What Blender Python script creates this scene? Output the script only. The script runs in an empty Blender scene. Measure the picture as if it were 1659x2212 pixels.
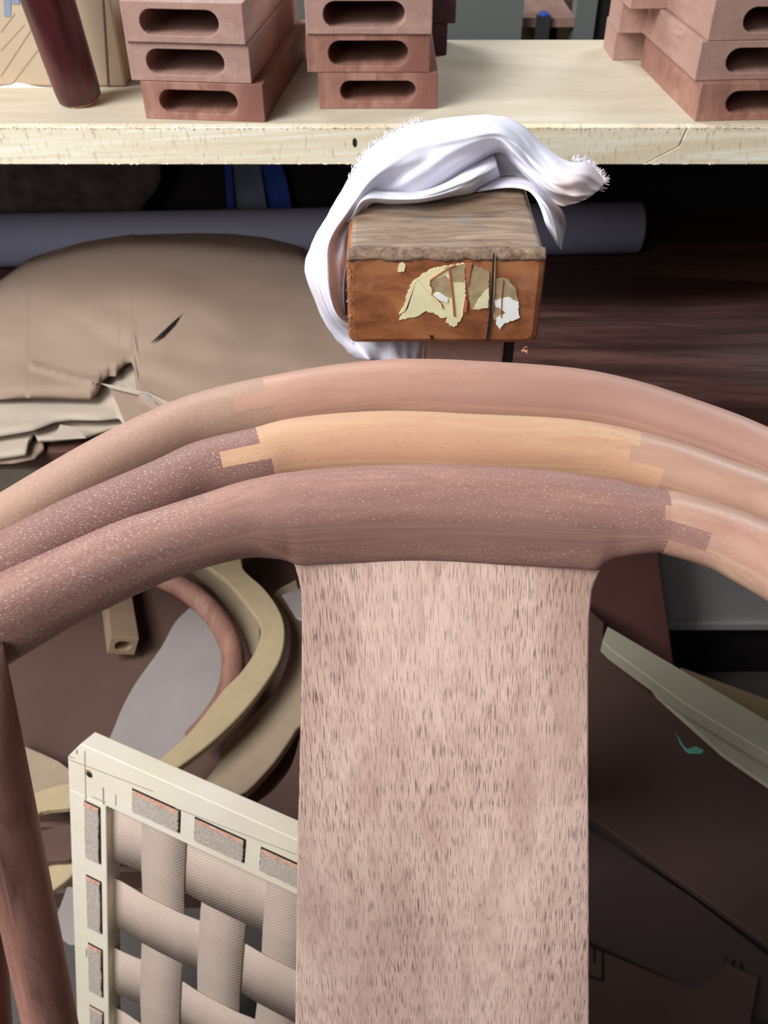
import bpy, bmesh, math, random
from mathutils import Vector, Matrix, noise
random.seed(7)
S = bpy.context.scene
COL = S.collection

# ---------------------------------------------------------------- camera
W_, H_, F_ = 1659.0, 2212.0, 2010.0
PITCH = math.radians(40)
CAM = Vector((0, 0, 1.30))
cd = bpy.data.cameras.new('camera'); cam = bpy.data.objects.new('camera', cd); COL.objects.link(cam)
cam.location = CAM; cam.rotation_euler = (math.pi/2 - PITCH, 0, 0)
cd.sensor_fit = 'VERTICAL'; cd.sensor_height = 36; cd.lens = F_/H_*36
cd.clip_start = .02; cd.dof.use_dof = True; cd.dof.focus_distance = .52; cd.dof.aperture_fstop = 20
S.camera = cam
# ---------------------------------------------------------------- world, lights, exposure
wd = bpy.data.worlds.new('world'); S.world = wd; wd.use_nodes = True
wd.node_tree.nodes['Background'].inputs[0].default_value = (.80, .88, 1, 1)
wd.node_tree.nodes['Background'].inputs[1].default_value = .05
def area(name, loc, target, size, size_y, power, color):
    l = bpy.data.lights.new(name, 'AREA'); l.shape = 'RECTANGLE'; l.size = size; l.size_y = size_y
    l.energy = power; l.color = color
    o = bpy.data.objects.new(name, l); COL.objects.link(o); o.location = loc
    o.rotation_euler = (Vector(target)-Vector(loc)).to_track_quat('-Z', 'Y').to_euler()
    return o
area('window_light', (-1.35, -.05, 2.35), (0, .65, .85), 1.1, 1.1, 60, (.95, .98, 1))
area('front_window_light', (-.9, -1.1, 1.9), (0, .7, .9), .9, .9, 13, (.95, .98, 1))
area('side_light', (-.8, 2.3, 2.3), (0, .6, .95), .9, .9, 26, (.88, .94, 1))
area('door_light', (1.5, 2.2, 2.3), (.1, .5, .95), .8, .8, 24, (.84, .92, 1))
vs = S.view_settings; vs.view_transform = 'Standard'; vs.look = 'None'; vs.gamma = 1
vs.use_curve_mapping = False; vs.exposure = 0.18

# ---------------------------------------------------------------- helpers
FW = Vector((0, math.cos(PITCH), -math.sin(PITCH))); UP = Vector((0, math.sin(PITCH), math.cos(PITCH)))
def ray(x, y): return FW + Vector((1, 0, 0))*((x-W_/2)/F_) + UP*((H_/2-y)/F_)
def PD(x, y, d): return CAM + ray(x, y)*d
def PZ(x, y, z): r = ray(x, y); return CAM + r*((z-CAM.z)/r.z)
def PY(x, y, Y): r = ray(x, y); return CAM + r*(Y/r.y)
def PP(x, y, p0, n): r = ray(x, y); return CAM + r*((p0-CAM).dot(n)/r.dot(n))
def srgb(r, g, b):
    f = lambda c: (c/255/12.92) if c/255 <= .04045 else ((c/255+.055)/1.055)**2.4
    r, g, b = f(r), f(g), f(b); y = .3*r+.59*g+.11*b; k = .2
    return (r+(y-r)*k, g+(y-g)*k, b+(y-b)*k, 1)
ORG = {}
def link(o, parent=None, org=Vector((0, 0, 0))):
    COL.objects.link(o); org = Vector(org); ORG[o.name] = org
    if parent: o.parent = parent; o.location = org - ORG[parent.name]
    else: o.location = org
    return o
def tag(o, label=None, cat=None, group=None, kind=None):
    if label: o['label'] = label
    if cat: o['category'] = cat
    if group: o['group'] = group
    if kind: o['kind'] = kind
    return o
def thing(name, loc, label, cat, group=None):
    return tag(link(bpy.data.objects.new(name, None), None, loc), label, cat, group)
def mesh(name, verts, faces, m, parent=None, uvs=None, smooth=False, bevel=0, seg=2, solid=0, sub=0, label=None, auto=None):
    org = ORG[parent.name] if parent else Vector((0, 0, 0))
    if not parent:
        vs_ = [Vector(v) for v in verts]
        org = Vector((sum(v.x for v in vs_)/len(vs_), sum(v.y for v in vs_)/len(vs_), min(v.z for v in vs_)))
    me = bpy.data.meshes.new(name)
    me.from_pydata([tuple(Vector(v)-org) for v in verts], [], faces); me.materials.append(m)
    if uvs:
        l = me.uv_layers.new(name='UVMap')
        for i, lp in enumerate(me.loops): l.data[i].uv = uvs[lp.vertex_index]
    bm = bmesh.new(); bm.from_mesh(me); bmesh.ops.recalc_face_normals(bm, faces=bm.faces); bm.to_mesh(me); bm.free()
    if smooth: me.polygons.foreach_set('use_smooth', [True]*len(me.polygons))
    o = bpy.data.objects.new(name, me); link(o, parent, org)
    if solid: k = o.modifiers.new('s', 'SOLIDIFY'); k.thickness = solid; k.offset = -1
    if bevel: k = o.modifiers.new('b', 'BEVEL'); k.width = bevel; k.segments = seg; k.limit_method = 'ANGLE'
    if sub: k = o.modifiers.new('u', 'SUBSURF'); k.levels = k.render_levels = sub
    if label: o['label'] = label
    return o
def box8(c000, ex, ey, ez):
    c = Vector(c000); v = [c+ex*i+ey*j+ez*k for k in (0, 1) for j in (0, 1) for i in (0, 1)]
    return v, [(0, 1, 3, 2), (4, 6, 7, 5), (0, 4, 5, 1), (2, 3, 7, 6), (0, 2, 6, 4), (1, 5, 7, 3)]
def box(name, lo, hi, m, parent=None, bevel=.001, **k):
    lo = Vector(lo); d = Vector(hi)-lo
    v, f = box8(lo, Vector((d.x, 0, 0)), Vector((0, d.y, 0)), Vector((0, 0, d.z)))
    return mesh(name, v, f, m, parent, bevel=bevel, **k)
def prism(name, poly, ext, m, parent=None, **k):
    n = len(poly); ext = Vector(ext)
    v = [Vector(p) for p in poly]+[Vector(p)+ext for p in poly]
    f = [tuple(range(n)), tuple(range(2*n-1, n-1, -1))]+[(i, (i+1) % n, n+(i+1) % n, n+i) for i in range(n)]
    return mesh(name, v, f, m, parent, **k)
def cr(pts, n):            # catmull-rom through points (tuples), n samples per segment
    out = []; P = [Vector(p) for p in pts]; P = [P[0]*2-P[1]]+P+[P[-1]*2-P[-2]]
    for i in range(1, len(P)-2):
        a, b, c, d = P[i-1:i+3]
        for k in range(n):
            t = k/n; out.append(.5*((2*b)+(c-a)*t+(2*a-5*b+4*c-d)*t*t+(3*b-a-3*c+d)*t**3))
    out.append(P[-2]); return out
def lerp_tab(tab, x):
    if x <= tab[0][0]: return tab[0][1]
    for (a, b), (c, d) in zip(tab, tab[1:]):
        if x <= c: return b+(d-b)*(x-a)/(c-a)
    return tab[-1][1]
def grid_faces(nr, nc, wrap=False):
    return [(i*nc+j, i*nc+(j+1) % nc, (i+1)*nc+(j+1) % nc, (i+1)*nc+j) for i in range(nr-1) for j in range(nc if wrap else nc-1)]
def tube(name, pts, rads, m, parent=None, n=20, flat=1.0, cap=True, **k):
    pts = [Vector(p) for p in pts]; v = []; uv = []; L = 0
    ref = Vector((0, 0, 1))
    for i, p in enumerate(pts):
        t = (pts[min(i+1, len(pts)-1)]-pts[max(i-1, 0)]).normalized()
        if abs(t.dot(ref)) > .95: ref = Vector((1, 0, 0))
        a = t.cross(ref).normalized(); b = a.cross(t)
        if i: L += (p-pts[i-1]).length
        for j in range(n):
            w = 2*math.pi*j/n; v.append(p+(a*math.cos(w)+b*math.sin(w)*flat)*rads[i]); uv.append((L, j/n*2*math.pi*rads[0]))
    f = grid_faces(len(pts), n, True)
    if cap: f += [tuple(range(n)), tuple(range(len(v)-1, len(v)-n-1, -1))]
    return mesh(name, v, f, m, parent, uvs=uv, smooth=True, **k)

# ---------------------------------------------------------------- materials
class N:
    def __init__(s, name, rough=.5, spec=.5):
        s.m = bpy.data.materials.new(name); s.m.use_nodes = True; s.t = s.m.node_tree
        s.b = s.t.nodes['Principled BSDF']; s.b.inputs['Roughness'].default_value = rough
        s.b.inputs['Specular IOR Level'].default_value = spec
    def n(s, typ, ins=None, **a):
        nd = s.t.nodes.new(typ)
        for k, v in a.items(): setattr(nd, k, v)
        for k, v in (ins or {}).items():
            if isinstance(v, bpy.types.NodeSocket): s.t.links.new(v, nd.inputs[k])
            else: nd.inputs[k].default_value = v
        return nd
    def coord(s, kind='Object', scale=(1, 1, 1), rot=(0, 0, 0)):
        c = s.n('ShaderNodeTexCoord').outputs[kind]
        r = s.n('ShaderNodeMapping', {'Vector': c, 'Rotation': rot}).outputs[0] if any(rot) else c
        return s.n('ShaderNodeMapping', {'Vector': r, 'Scale': scale}).outputs[0]
    def noise(s, v, scale=1, detail=3, rough=.5, dist=0):
        return s.n('ShaderNodeTexNoise', {'Vector': v, 'Scale': scale, 'Detail': detail, 'Roughness': rough, 'Distortion': dist}).outputs[0]
    def ramp(s, f, stops):
        r = s.n('ShaderNodeValToRGB', {'Fac': f}); e = r.color_ramp.elements
        while len(e) < len(stops): e.new(.5)
        for i, (p, c) in enumerate(stops): e[i].position = p; e[i].color = c if len(c) == 4 else (*c, 1)
        return r.outputs[0]
    def step(s, f, a, b): return s.n('ShaderNodeMapRange', {'Value': f, 'From Min': a, 'From Max': b}).outputs[0]
    def mix(s, f, a, b, mode='MIX'):
        x = s.n('ShaderNodeMix', data_type='RGBA', blend_type=mode)
        for i, v in ((0, f), (6, a), (7, b)):
            if isinstance(v, bpy.types.NodeSocket): s.t.links.new(v, x.inputs[i])
            else: x.inputs[i].default_value = v
        return x.outputs[2]
    def mul(s, a, b): return s.n('ShaderNodeMath', {0: a, 1: b}, operation='MULTIPLY').outputs[0]
    def bump(s, h, st=.3, d=.0005):
        s.t.links.new(s.n('ShaderNodeBump', {'Height': h, 'Strength': st, 'Distance': d}).outputs[0], s.b.inputs['Normal'])
    def out(s, c): s.t.links.new(c, s.b.inputs['Base Color']); return s.m

def wood(name, c1, c2, pore=None, pscale=(60, 800, 1), pth=(.60, .66), pamt=.8, coord='UV', gscale=(5, 60, 5), big=(3, 12, 3),
         rough=.58, rot=(0, 0, 0), bump=.2, spec=.28, c3=None):
    n = N(name, rough, spec)
    g = n.noise(n.coord(coord, gscale, rot), 1, 4, .6, .6); bg = n.noise(n.coord(coord, big, rot), 1, 3, .5, .8)
    c = n.ramp(g, [(.3, c1), (.7, c2)])
    c = n.mix(n.step(n.noise(n.coord(coord, tuple(x*4 for x in big), rot), 1, 4, .65, 1.2), .46, .74), c, c3 or tuple(x*.85 for x in c1[:3])+(1,))
    c = n.mix(n.step(bg, .42, .66), c, c3 or tuple(x*.82 for x in c1[:3])+(1,))
    h = g
    if pore:
        p = n.noise(n.coord(coord, pscale, rot), 1, 2, .5, .3)
        mk = n.mul(n.step(p, *pth), pamt)
        dens = n.step(n.noise(n.coord(coord, tuple(x*.6 for x in big), rot), 2, 2), .3, .6)
        mk = n.mul(mk, n.n('ShaderNodeMath', {0: n.mul(dens, .6), 1: .4}, operation='ADD').outputs[0])
        c = n.mix(mk, c, pore)
    n.bump(h, bump); return n.out(c)
def plain(name, c, var=.12, scale=30, rough=.7, spec=.3, bump=.1, coord='Object', sc=(1, 1, 1)):
    n = N(name, rough, spec); g = n.noise(n.coord(coord, sc), scale, 4, .6)
    lo = tuple(x*(1-var) for x in c[:3])+(1,); hi = tuple(min(1, x*(1+var)) for x in c[:3])+(1,)
    n.bump(g, bump); return n.out(n.ramp(g, [(.3, lo), (.7, hi)]))

WHITE_PORE = srgb(232, 205, 190)
M_SPLAT = wood("splat_wood", srgb(250, 208, 186), srgb(238, 192, 170), srgb(112, 78, 70), (2100, 80, 1), (.54, .62), .85, gscale=(90, 7, 1), big=(16, 5, 1), rough=.55, rot=(0, 0, .04), c3=srgb(212, 164, 144))
M_R1 = wood('crest_wood_rose', srgb(172, 121, 102), srgb(150, 100, 84), WHITE_PORE, (620, 2100, 1), (.63, .69), .75, gscale=(14, 120, 1), big=(6, 30, 1), c3=srgb(148, 100, 88))
M_R1L = wood('arm_wood_rose', srgb(166, 118, 98), srgb(142, 94, 80), WHITE_PORE, (560, 2100, 1), (.60, .66), .75, gscale=(10, 110, 1), big=(6, 30, 1), c3=srgb(140, 92, 84))
M_R1R = wood('arm_wood_tan', srgb(204, 158, 122), srgb(186, 136, 108), WHITE_PORE, (380, 1300, 1), (.6, .72), .4, gscale=(12, 90, 1), c3=srgb(176, 118, 100), rough=.42)
M_R2 = wood('crest_wood_honey', srgb(212, 164, 116), srgb(196, 144, 102), srgb(150, 98, 70), (260, 1500, 1), (.62, .70), .6, gscale=(8, 90, 1), big=(4, 30, 1), c3=srgb(196, 138, 100))
M_R2L = wood('arm_wood_plum', srgb(162, 114, 96), srgb(140, 94, 82), WHITE_PORE, (640, 2100, 1), (.61, .67), .75, gscale=(12, 110, 1), c3=srgb(134, 90, 80))
M_R2R = wood('arm_wood_sand', srgb(200, 154, 118), srgb(186, 138, 110), srgb(120, 84, 70), (300, 1300, 1), (.62, .72), .5, gscale=(8, 80, 1), c3=srgb(176, 126, 104), rough=.42)
M_R3 = wood('crest_wood_salmon', srgb(196, 144, 116), srgb(186, 132, 108), WHITE_PORE, (450, 2100, 1), (.66, .75), .35, gscale=(8, 80, 1), c3=srgb(172, 122, 102), rough=.5)
M_R3L = wood('arm_wood_fawn', srgb(188, 148, 112), srgb(168, 128, 100), WHITE_PORE, (400, 2000, 1), (.61, .70), .5, gscale=(7, 100, 1), c3=srgb(170, 126, 106))
M_POST = wood('post_wood', srgb(180, 120, 100), srgb(156, 98, 80), WHITE_PORE, (400, 2000, 1), (.64, .72), .5, gscale=(7, 120, 1), c3=srgb(124, 72, 58), rough=.5)
M_POST2 = wood('post_wood_dark', srgb(134, 66, 44), srgb(112, 50, 34), None, gscale=(7, 120, 1), rough=.5)
M_PIECE = wood('rail_blank_wood', srgb(190, 146, 128), srgb(174, 128, 112), srgb(120, 72, 60), (500, 40, 500), (.62, .70), .5, coord='Object', gscale=(60, 8, 60), big=(10, 5, 12), c3=srgb(166, 120, 106), rough=.6)
M_PIECE2 = wood('rail_blank_wood_red', srgb(186, 132, 108), srgb(166, 110, 90), srgb(112, 60, 46), (500, 500, 40), (.62, .70), .5, coord='Object', gscale=(70, 8, 10), big=(14, 5, 8), c3=srgb(140, 84, 70), rough=.6)
M_PINE = wood('bench_pine', srgb(218, 202, 174), srgb(208, 190, 160), None, coord='Object', gscale=(4, 40, 4), big=(1.6, 6, 1.6), c3=srgb(200, 180, 150), rough=.75)
M_EDGE = wood('bench_edge', srgb(255, 250, 230), srgb(246, 230, 192), srgb(176, 146, 104), (300, 40, 90), (.58, .70), .5, coord='Object', gscale=(5, 16, 110), big=(2, 3, 50), c3=srgb(236, 210, 166), rough=.8, rot=(0, .04, 0), bump=.5)
M_MDF = plain('fibreboard', srgb(196, 168, 120), .06, 60)
M_MDF2 = plain('fibreboard_pale', srgb(178, 150, 118), .06, 40)
M_BRN = plain('brown_sheet', srgb(104, 72, 60), .1, 8)
M_KRAFT = plain('kraft_paper', srgb(164, 134, 112), .07, 7, .8, .25, .3)
M_KRAFT2 = plain('kraft_paper_light', srgb(192, 170, 148), .06, 9, .8, .25, .3)
M_GREY = plain('grey_paper', srgb(164, 150, 144), .08, 9)
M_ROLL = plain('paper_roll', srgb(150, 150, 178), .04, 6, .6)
M_BLACK = plain('dark', srgb(38, 32, 30), .2, 12)
M_DRED = wood('dark_red_board', srgb(92, 54, 46), srgb(130, 86, 76), None, coord='Object', gscale=(2.2, 46, 4), big=(1.5, 14, 2), c3=srgb(64, 34, 30), rough=.4)
M_RBOARD = plain('red_board', srgb(140, 84, 74), .14, 14)
M_STRIP = plain('pale_strip', srgb(178, 168, 140), .06, 20, .6)
M_CASE = plain('case_grey', srgb(200, 192, 188), .05, 9)
M_PANEL = plain('brown_hardboard', srgb(92, 64, 54), .1, 8)  # brown of sheet and carton, lowered partly to stand in for shade
M_PANEL2 = plain('shade_dark_hardboard', srgb(78, 54, 52), .1, 8)  # reddish sheet colour, darkened partly to stand in for shade
M_BAR = plain('pale_brown_wood', srgb(164, 132, 98), .1, 30)
M_OLIVE = plain('olive_board', srgb(150, 120, 78), .08, 20)
M_CARD = plain('cardboard', srgb(196, 170, 136), .06, 14, .8)
M_CARDD = plain('cardboard_brown', srgb(124, 84, 60), .08, 10, .8)
M_GCAB = plain('cabinet_grey', srgb(120, 124, 118), .05, 6, .6)
M_BLUE = plain('blue_plastic', srgb(50, 84, 190), .15, 9, .4)
M_SACK = plain('sack', srgb(104, 90, 84), .5, 26, .9, .2, .8)
M_LACQ = wood('red_lacquer', srgb(104, 24, 26), srgb(62, 14, 20), None, coord='Object', gscale=(60, 60, 5), big=(12, 12, 3), c3=srgb(46, 16, 30), rough=.3, spec=.6)
M_RAW = plain('raw_wood', srgb(224, 160, 106), .06, 40)
M_FRAME = wood('pale_frame_wood', srgb(238, 224, 204), srgb(232, 214, 190), None, coord='Object', gscale=(8, 8, 40), big=(3, 3, 8), c3=srgb(230, 216, 184), rough=.65)
M_PENCIL = plain('pencil', srgb(176, 166, 150), .05, 40)
M_TAPE = plain('clear_tape', srgb(228, 226, 224), .1, 50, .3)
M_CHALK = plain('green_chalk', srgb(90, 190, 160), .2, 60, .9)
M_PINKL = plain('pink_line', srgb(196, 146, 118), .1, 30)
M_BLETTER = plain('blue_print', srgb(134, 148, 172), .1, 30)
M_CONC = plain('concrete', srgb(96, 88, 84), .15, 8, .85)
M_WALL = plain('plaster', srgb(120, 118, 112), .08, 4, .9)

def webbing(name, flip):
    n = N(name, .85, .2); v = n.coord('UV')
    w = n.n('ShaderNodeTexWave', {'Vector': v, 'Scale': 150.0, 'Distortion': .6, 'Detail': 1.0}, bands_direction='DIAGONAL').outputs[1]
    w2 = n.n('ShaderNodeTexWave', {'Vector': n.coord('UV', (1, -1, 1)), 'Scale': 90.0, 'Distortion': .3}, bands_direction='Y').outputs[1]
    g = n.noise(n.coord('UV'), 60, 3)
    c = n.ramp(w, [(0, srgb(188, 160, 140)), (.5, srgb(212, 184, 164))])
    c = n.mix(n.mul(w2, .25), c, srgb(170, 150, 134)); c = n.mix(n.mul(n.step(g, .4, .8), .3), c, srgb(182, 160, 142))
    n.bump(w, .35, .0003); return n.out(c)
M_WEB = webbing('webbing', 0)
M_WEBEND = plain('webbing_end', srgb(190, 172, 156), .3, 500, .95, .1, 1)
M_FRAY = plain('frayed_thread', srgb(196, 140, 112), .3, 300, .95)
def cloth_mat():
    n = N('rag_cotton', .85, .15); g = n.noise(n.coord('Object'), 26, 3)
    st = n.noise(n.coord('Object', (1, 1, 1)), 11, 2, .5, 1)
    c = n.ramp(g, [(.3, srgb(212, 205, 218)), (.7, srgb(228, 224, 236))])
    c = n.mix(n.mul(n.step(st, .5, .72), .7), c, srgb(232, 196, 184))
    n.b.inputs['Subsurface Weight'].default_value = 0
    n.bump(n.noise(n.coord('Object'), 900, 2), .25, .0003); return n.out(c)
M_CLOTH = cloth_mat()
def block_front():
    n = N('varnished_block', .32, .5)
    g = n.noise(n.coord('Object', (1, 1, 1.6)), 22, 5, .65, .5); g2 = n.noise(n.coord('Object', (1, 1, 1)), 70, 4, .7)
    c = n.ramp(g, [(.3, srgb(104, 54, 20)), (.5, srgb(160, 88, 34)), (.72, srgb(190, 118, 54))])
    c = n.mix(n.mul(n.step(g2, .58, .72), .55), c, srgb(170, 120, 96))
    n.bump(g2, .3, .0006); return n.out(c)
M_BLK = block_front()
def block_top():
    n = N('weathered_block_top', .6, .3)
    g = n.noise(n.coord('Object', (6, 40, 6)), 2.2, 5, .65, 1.5); g2 = n.noise(n.coord('Object'), 30, 4, .6)
    c = n.ramp(g, [(.3, srgb(100, 74, 54)), (.5, srgb(144, 112, 84)), (.7, srgb(170, 142, 116))])
    c = n.mix(n.mul(n.step(g2, .5, .7), .6), c, srgb(120, 114, 104))
    n.bump(g, .5, .001); return n.out(c)
M_BLKT = block_top()
def edge_mat():
    n = N('block_worn_edge', .7, .3); g = n.noise(n.coord('Object', (1, 1, 1)), 160, 4, .7)
    c = n.ramp(g, [(.3, srgb(84, 58, 40)), (.48, srgb(126, 96, 72)), (.6, srgb(144, 116, 90)), (.72, srgb(180, 152, 112))])
    n.bump(g, .8, .001); return n.out(c)
M_BLKE = edge_mat()
M_PAINT = plain('cream_paint', srgb(240, 228, 168), .08, 90, .6)
M_PAINTD = plain('dirty_paint', srgb(176, 150, 104), .22, 120, .6)
M_PAINTW = plain('white_paint', srgb(246, 246, 236), .04, 90, .6)

# ---------------------------------------------------------------- setting
tag(box('floor', (-2.6, -1.2, -.05), (2.6, 2.75, 0), M_CONC, bevel=0), kind='structure')
tag(box('wall_back', (-2.6, 2.65, 0), (2.6, 2.75, 2.9), M_WALL, bevel=0), kind='structure')

# ---------------------------------------------------------------- workbench
ZB = 1.0; YB0 = .949; YB1 = 1.29
be = thing('workbench', (0, 1.12, 0), 'pine workbench with a thick raw front edge carrying the stacks of slotted wood', 'workbench')
box('bench_top', (-1.15, YB0+.012, ZB-.036), (1.15, YB1, ZB), M_PINE, be, bevel=.0008)
ca, cb = PY(1487, 273, YB0), PY(1393, 345, YB0)
zb0 = ZB-.0365
for nm, x0, x1, xa, xb in (('edge_strip', -1.15, None, 0, 0), ('edge_strip', None, 1.15, 0, 0)):
    g = .0007
    if x1 is None: poly = [(x0, YB0, zb0), (cb.x-g, YB0, zb0), (ca.x-.006, YB0, ZB*.5+zb0*.5), (ca.x-g, YB0, ZB), (x0, YB0, ZB)]
    else: poly = [(cb.x+g, YB0, zb0), (x1, YB0, zb0), (x1, YB0, ZB), (ca.x+g, YB0, ZB), (ca.x-.006+2*g, YB0, ZB*.5+zb0*.5)]
    prism(nm, poly, (0, .0118, 0), M_EDGE, be, bevel=.0006, seg=1)
# splintered top and bottom arrises of the strip
sv, sf = [], []
for k in range(520):
    x = random.uniform(-.55, .55); z = random.choice((ZB-.0005, ZB-.0005, zb0+.001)); l = random.uniform(.001, .005); h = random.uniform(.0005, .0016)
    b0 = len(sv); sv += [Vector((x, YB0-.0002, z)), Vector((x+l, YB0-.0002, z)), Vector((x+l*.5, YB0-h, z+random.uniform(-.001, .0012))), Vector((x+l*.5, YB0+.001, z))]
    sf += [(b0, b0+1, b0+2), (b0, b0+2, b0+3), (b0+1, b0+3, b0+2), (b0, b0+3, b0+1)]
tag(mesh('splinter', sv, sf, M_EDGE, be), kind='stuff')
kp = PY(766, 308, YB0-.0003)
mesh('nail_hole', [kp+Vector((math.cos(a)*.0022, 0, math.sin(a)*.0045)) for a in [i*math.pi/6 for i in range(12)]], [tuple(range(12))], M_BLACK, be, solid=.0002)
for x in (-1.08, 1.02):
    for y in (YB0+.02, YB1-.08): box('leg', (x, y, 0), (x+.06, y+.06, ZB-.036), M_PINE, be)
box('stretcher', (-1.02, YB1-.06, .30), (1.02, YB1-.03, .36), M_PINE, be)

# slotted rail blanks
def slotted(name, w, h, L, sw, sh, m, parent, off=(0, 0), depth=.06, bev=.0008):
    # local: front face in y=0 plane, x 0..w, z 0..h, body towards +y
    cx, cz = w/2+off[0], h/2+off[1]; r = sh/2; n = 8; st = []
    for i in range(n+1): a = -math.pi/2+math.pi*i/n; st.append((cx+sw/2-r+r*math.cos(a), cz+r*math.sin(a)))
    for i in range(n+1): a = math.pi/2+math.pi*i/n; st.append((cx-sw/2+r+r*math.cos(a), cz+r*math.sin(a)))
    N_ = len(st); rc = []
    for i, (x, z) in enumerate(st):
        if i < N_//2: k = i/n; p = (w, h*k) if .25 <= k <= .75 else None
        else: k = (i-n-1)/n; p = (0, h*(1-k)) if .25 <= k <= .75 else None
        if p is None:
            if i <= n: zz = 0 if k < .25 else h; p = (x, zz)
            else: zz = h if k < .25 else 0; p = (x, zz)
        rc.append(list(p))
    q = n//4
    for i, c in ((q, (w, 0)), (n-q, (w, h)), (n+1+q, (0, h)), (n+1+n-q, (0, 0))): rc[i] = list(c)
    V = [Vector((x, 0, z)) for x, z in rc]+[Vector((x, 0, z)) for x, z in st]+[Vector((x, depth, z)) for x, z in st]+[Vector((x, L, z)) for x, z in rc]
    Fc = []
    for i in range(N_):
        j = (i+1) % N_
        Fc += [(i, j, N_+j, N_+i), (N_+i, N_+j, 2*N_+j, 2*N_+i), (i, 3*N_+i, 3*N_+j, j)]
    Fc += [tuple(2*N_+i for i in range(N_)), tuple(3*N_+i for i in range(N_-1, -1, -1))]
    me = bpy.data.meshes.new(name); me.from_pydata([tuple(v) for v in V], [], Fc); me.materials.append(m)
    bm = bmesh.new(); bm.from_mesh(me); bmesh.ops.recalc_face_normals(bm, faces=bm.faces); bm.to_mesh(me); bm.free()
    o = bpy.data.objects.new(name, me); link(o, parent)
    k = o.modifiers.new('b', 'BEVEL'); k.width = bev; k.segments = 2; k.limit_method = 'ANGLE'; k.angle_limit = .6
    return o
def blank(px, w_px, z, L, yaw, label, m, sx, sy, sw, sh, group, h=.0352):
    p = PZ(px[0], px[1], z); q = PZ(px[0]+w_px, px[1], z); w = (q-p).length
    k = w/w_px
    d = (p-CAM).dot(FW); fh = h/abs((sy[1]-sy[0])) if 0 else 0
    o = slotted('slotted_rail_blank', w, h, L, sw*k, sh/w_px*w*1.18, m, None, (sx*k, 0), depth=.15)
    o.location = p; o.rotation_euler.z = yaw
    tag(o, label, 'wood blank', group); return o
HB = .0352; z1, z2, z3 = ZB+.0002, ZB+.0358, ZB+.0714
blank((315, 256), 262, z1, .27, -.10, 'slotted reddish wood blank at the bottom of the stack beside the lacquered leg', M_PIECE2, -10, (0, 1), 170, 39, 'slotted wood blanks in the left stack')
blank((284, 173), 264, z2, .27, -.10, 'slotted brown wood blank in the middle of the stack beside the lacquered leg', M_PIECE, -8, (0, 1), 170, 43, 'slotted wood blanks in the left stack')
blank((271, 90), 264, z3, .27, -.10, 'slotted wood blank on top of the stack beside the lacquered leg', M_PIECE, -8, (0, 1), 172, 43, 'slotted wood blanks in the left stack')
blank((690, 235), 254, z1, .22, .0, 'slotted wood blank at the bottom of the middle stack above the rag', M_PIECE2, 0, (0, 1), 162, 34, 'slotted wood blanks in the middle stack')
blank((664, 156), 264, z2, .22, .0, 'slotted streaky wood blank second from the bottom of the middle stack above the rag', M_PIECE2, 0, (0, 1), 172, 42, 'slotted wood blanks in the middle stack')
blank((661, 74), 272, z3, .22, .0, 'slotted wood blank on top of the middle stack above the rag', M_PIECE, -10, (0, 1), 176, 43, 'slotted wood blanks in the middle stack')
blank((1500, 262), 262, z1, .20, .06, 'slotted wood blank at the bottom of the stack at the right edge', M_PIECE2, 15, (0, 1), 170, 38, 'slotted wood blanks in the right stack')
blank((1500, 174), 262, z2, .20, .06, 'slotted wood blank in the middle of the stack at the right edge', M_PIECE, 15, (0, 1), 170, 42, 'slotted wood blanks in the right stack')
blank((1528, 88), 262, z3, .20, .06, 'slotted wood blank on top of the stack at the right edge', M_PIECE, 24, (0, 1), 170, 42, 'slotted wood blanks in the right stack')
def blockthing(name, p, dx, dy, dz, m, label, cat, yaw=0, group=None, bev=.001):
    v, f = box8(Vector((0, 0, 0)), Vector((dx, 0, 0)), Vector((0, dy, 0)), Vector((0, 0, dz)))
    o = mesh(name, v, f, m, None, bevel=bev)
    c = Vector((dx/2, dy/2, 0)); me = o.data
    for w in me.vertices: w.co += c
    o.location = p; o.rotation_euler.z = yaw; tag(o, label, cat, group); return o
# longer blanks behind the right stack
p = PZ(1410, 150, z1); q = PZ(1322, 130, z1)
blockthing('wood_blank', q, .043, .06, HB-.001, M_PIECE, 'short wood blank at the far left foot of the right stack', 'wood blank', 0, 'plain wood blanks behind the right stack')
blockthing('wood_blank', PZ(1342, 72, z2)-Vector((.004, 0, 0)), .043, .06, HB-.001, M_PIECE, 'upper short wood blank at the far left end of the right stack', 'wood blank', 0, 'plain wood blanks behind the right stack')
blockthing('wood_blank', PZ(1398, 134, z1), .12, .05, HB-.001, M_PIECE2, 'plain wood blank lying low behind the slotted right stack', 'wood blank', .05, 'plain wood blanks behind the right stack')
blockthing('wood_blank', PZ(1392, 74, z2), .12, .05, HB-.001, M_PIECE2, 'plain wood blank lying second layer behind the slotted right stack', 'wood blank', .05, 'plain wood blanks behind the right stack')
blockthing('wood_blank', PZ(1360, 20, z3), .14, .05, HB-.001, M_PIECE, 'plain wood blank on the top layer behind the slotted right stack', 'wood blank', .05, 'plain wood blanks behind the right stack')
M_PURP = plain('purplish_wood', srgb(96, 66, 78), .1, 20)
q = PZ(920, 119, z1)
blockthing('dark_blank', q, .025, .07, .034, M_PURP, 'dark purplish block low beside the middle stack, far side', 'wood blank', 0, 'dark blocks beside the middle stack')
blockthing('dark_blank', q+Vector((.0, .0, .0345)), .034, .07, .034, M_PURP, 'dark purplish block second from the bottom beside the middle stack', 'wood blank', 0, 'dark blocks beside the middle stack')
blockthing('dark_blank', q+Vector((.0, .0, .069)), .034, .07, .034, M_PURP, 'dark purplish block on top beside the middle stack', 'wood blank', 0, 'dark blocks beside the middle stack')

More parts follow.
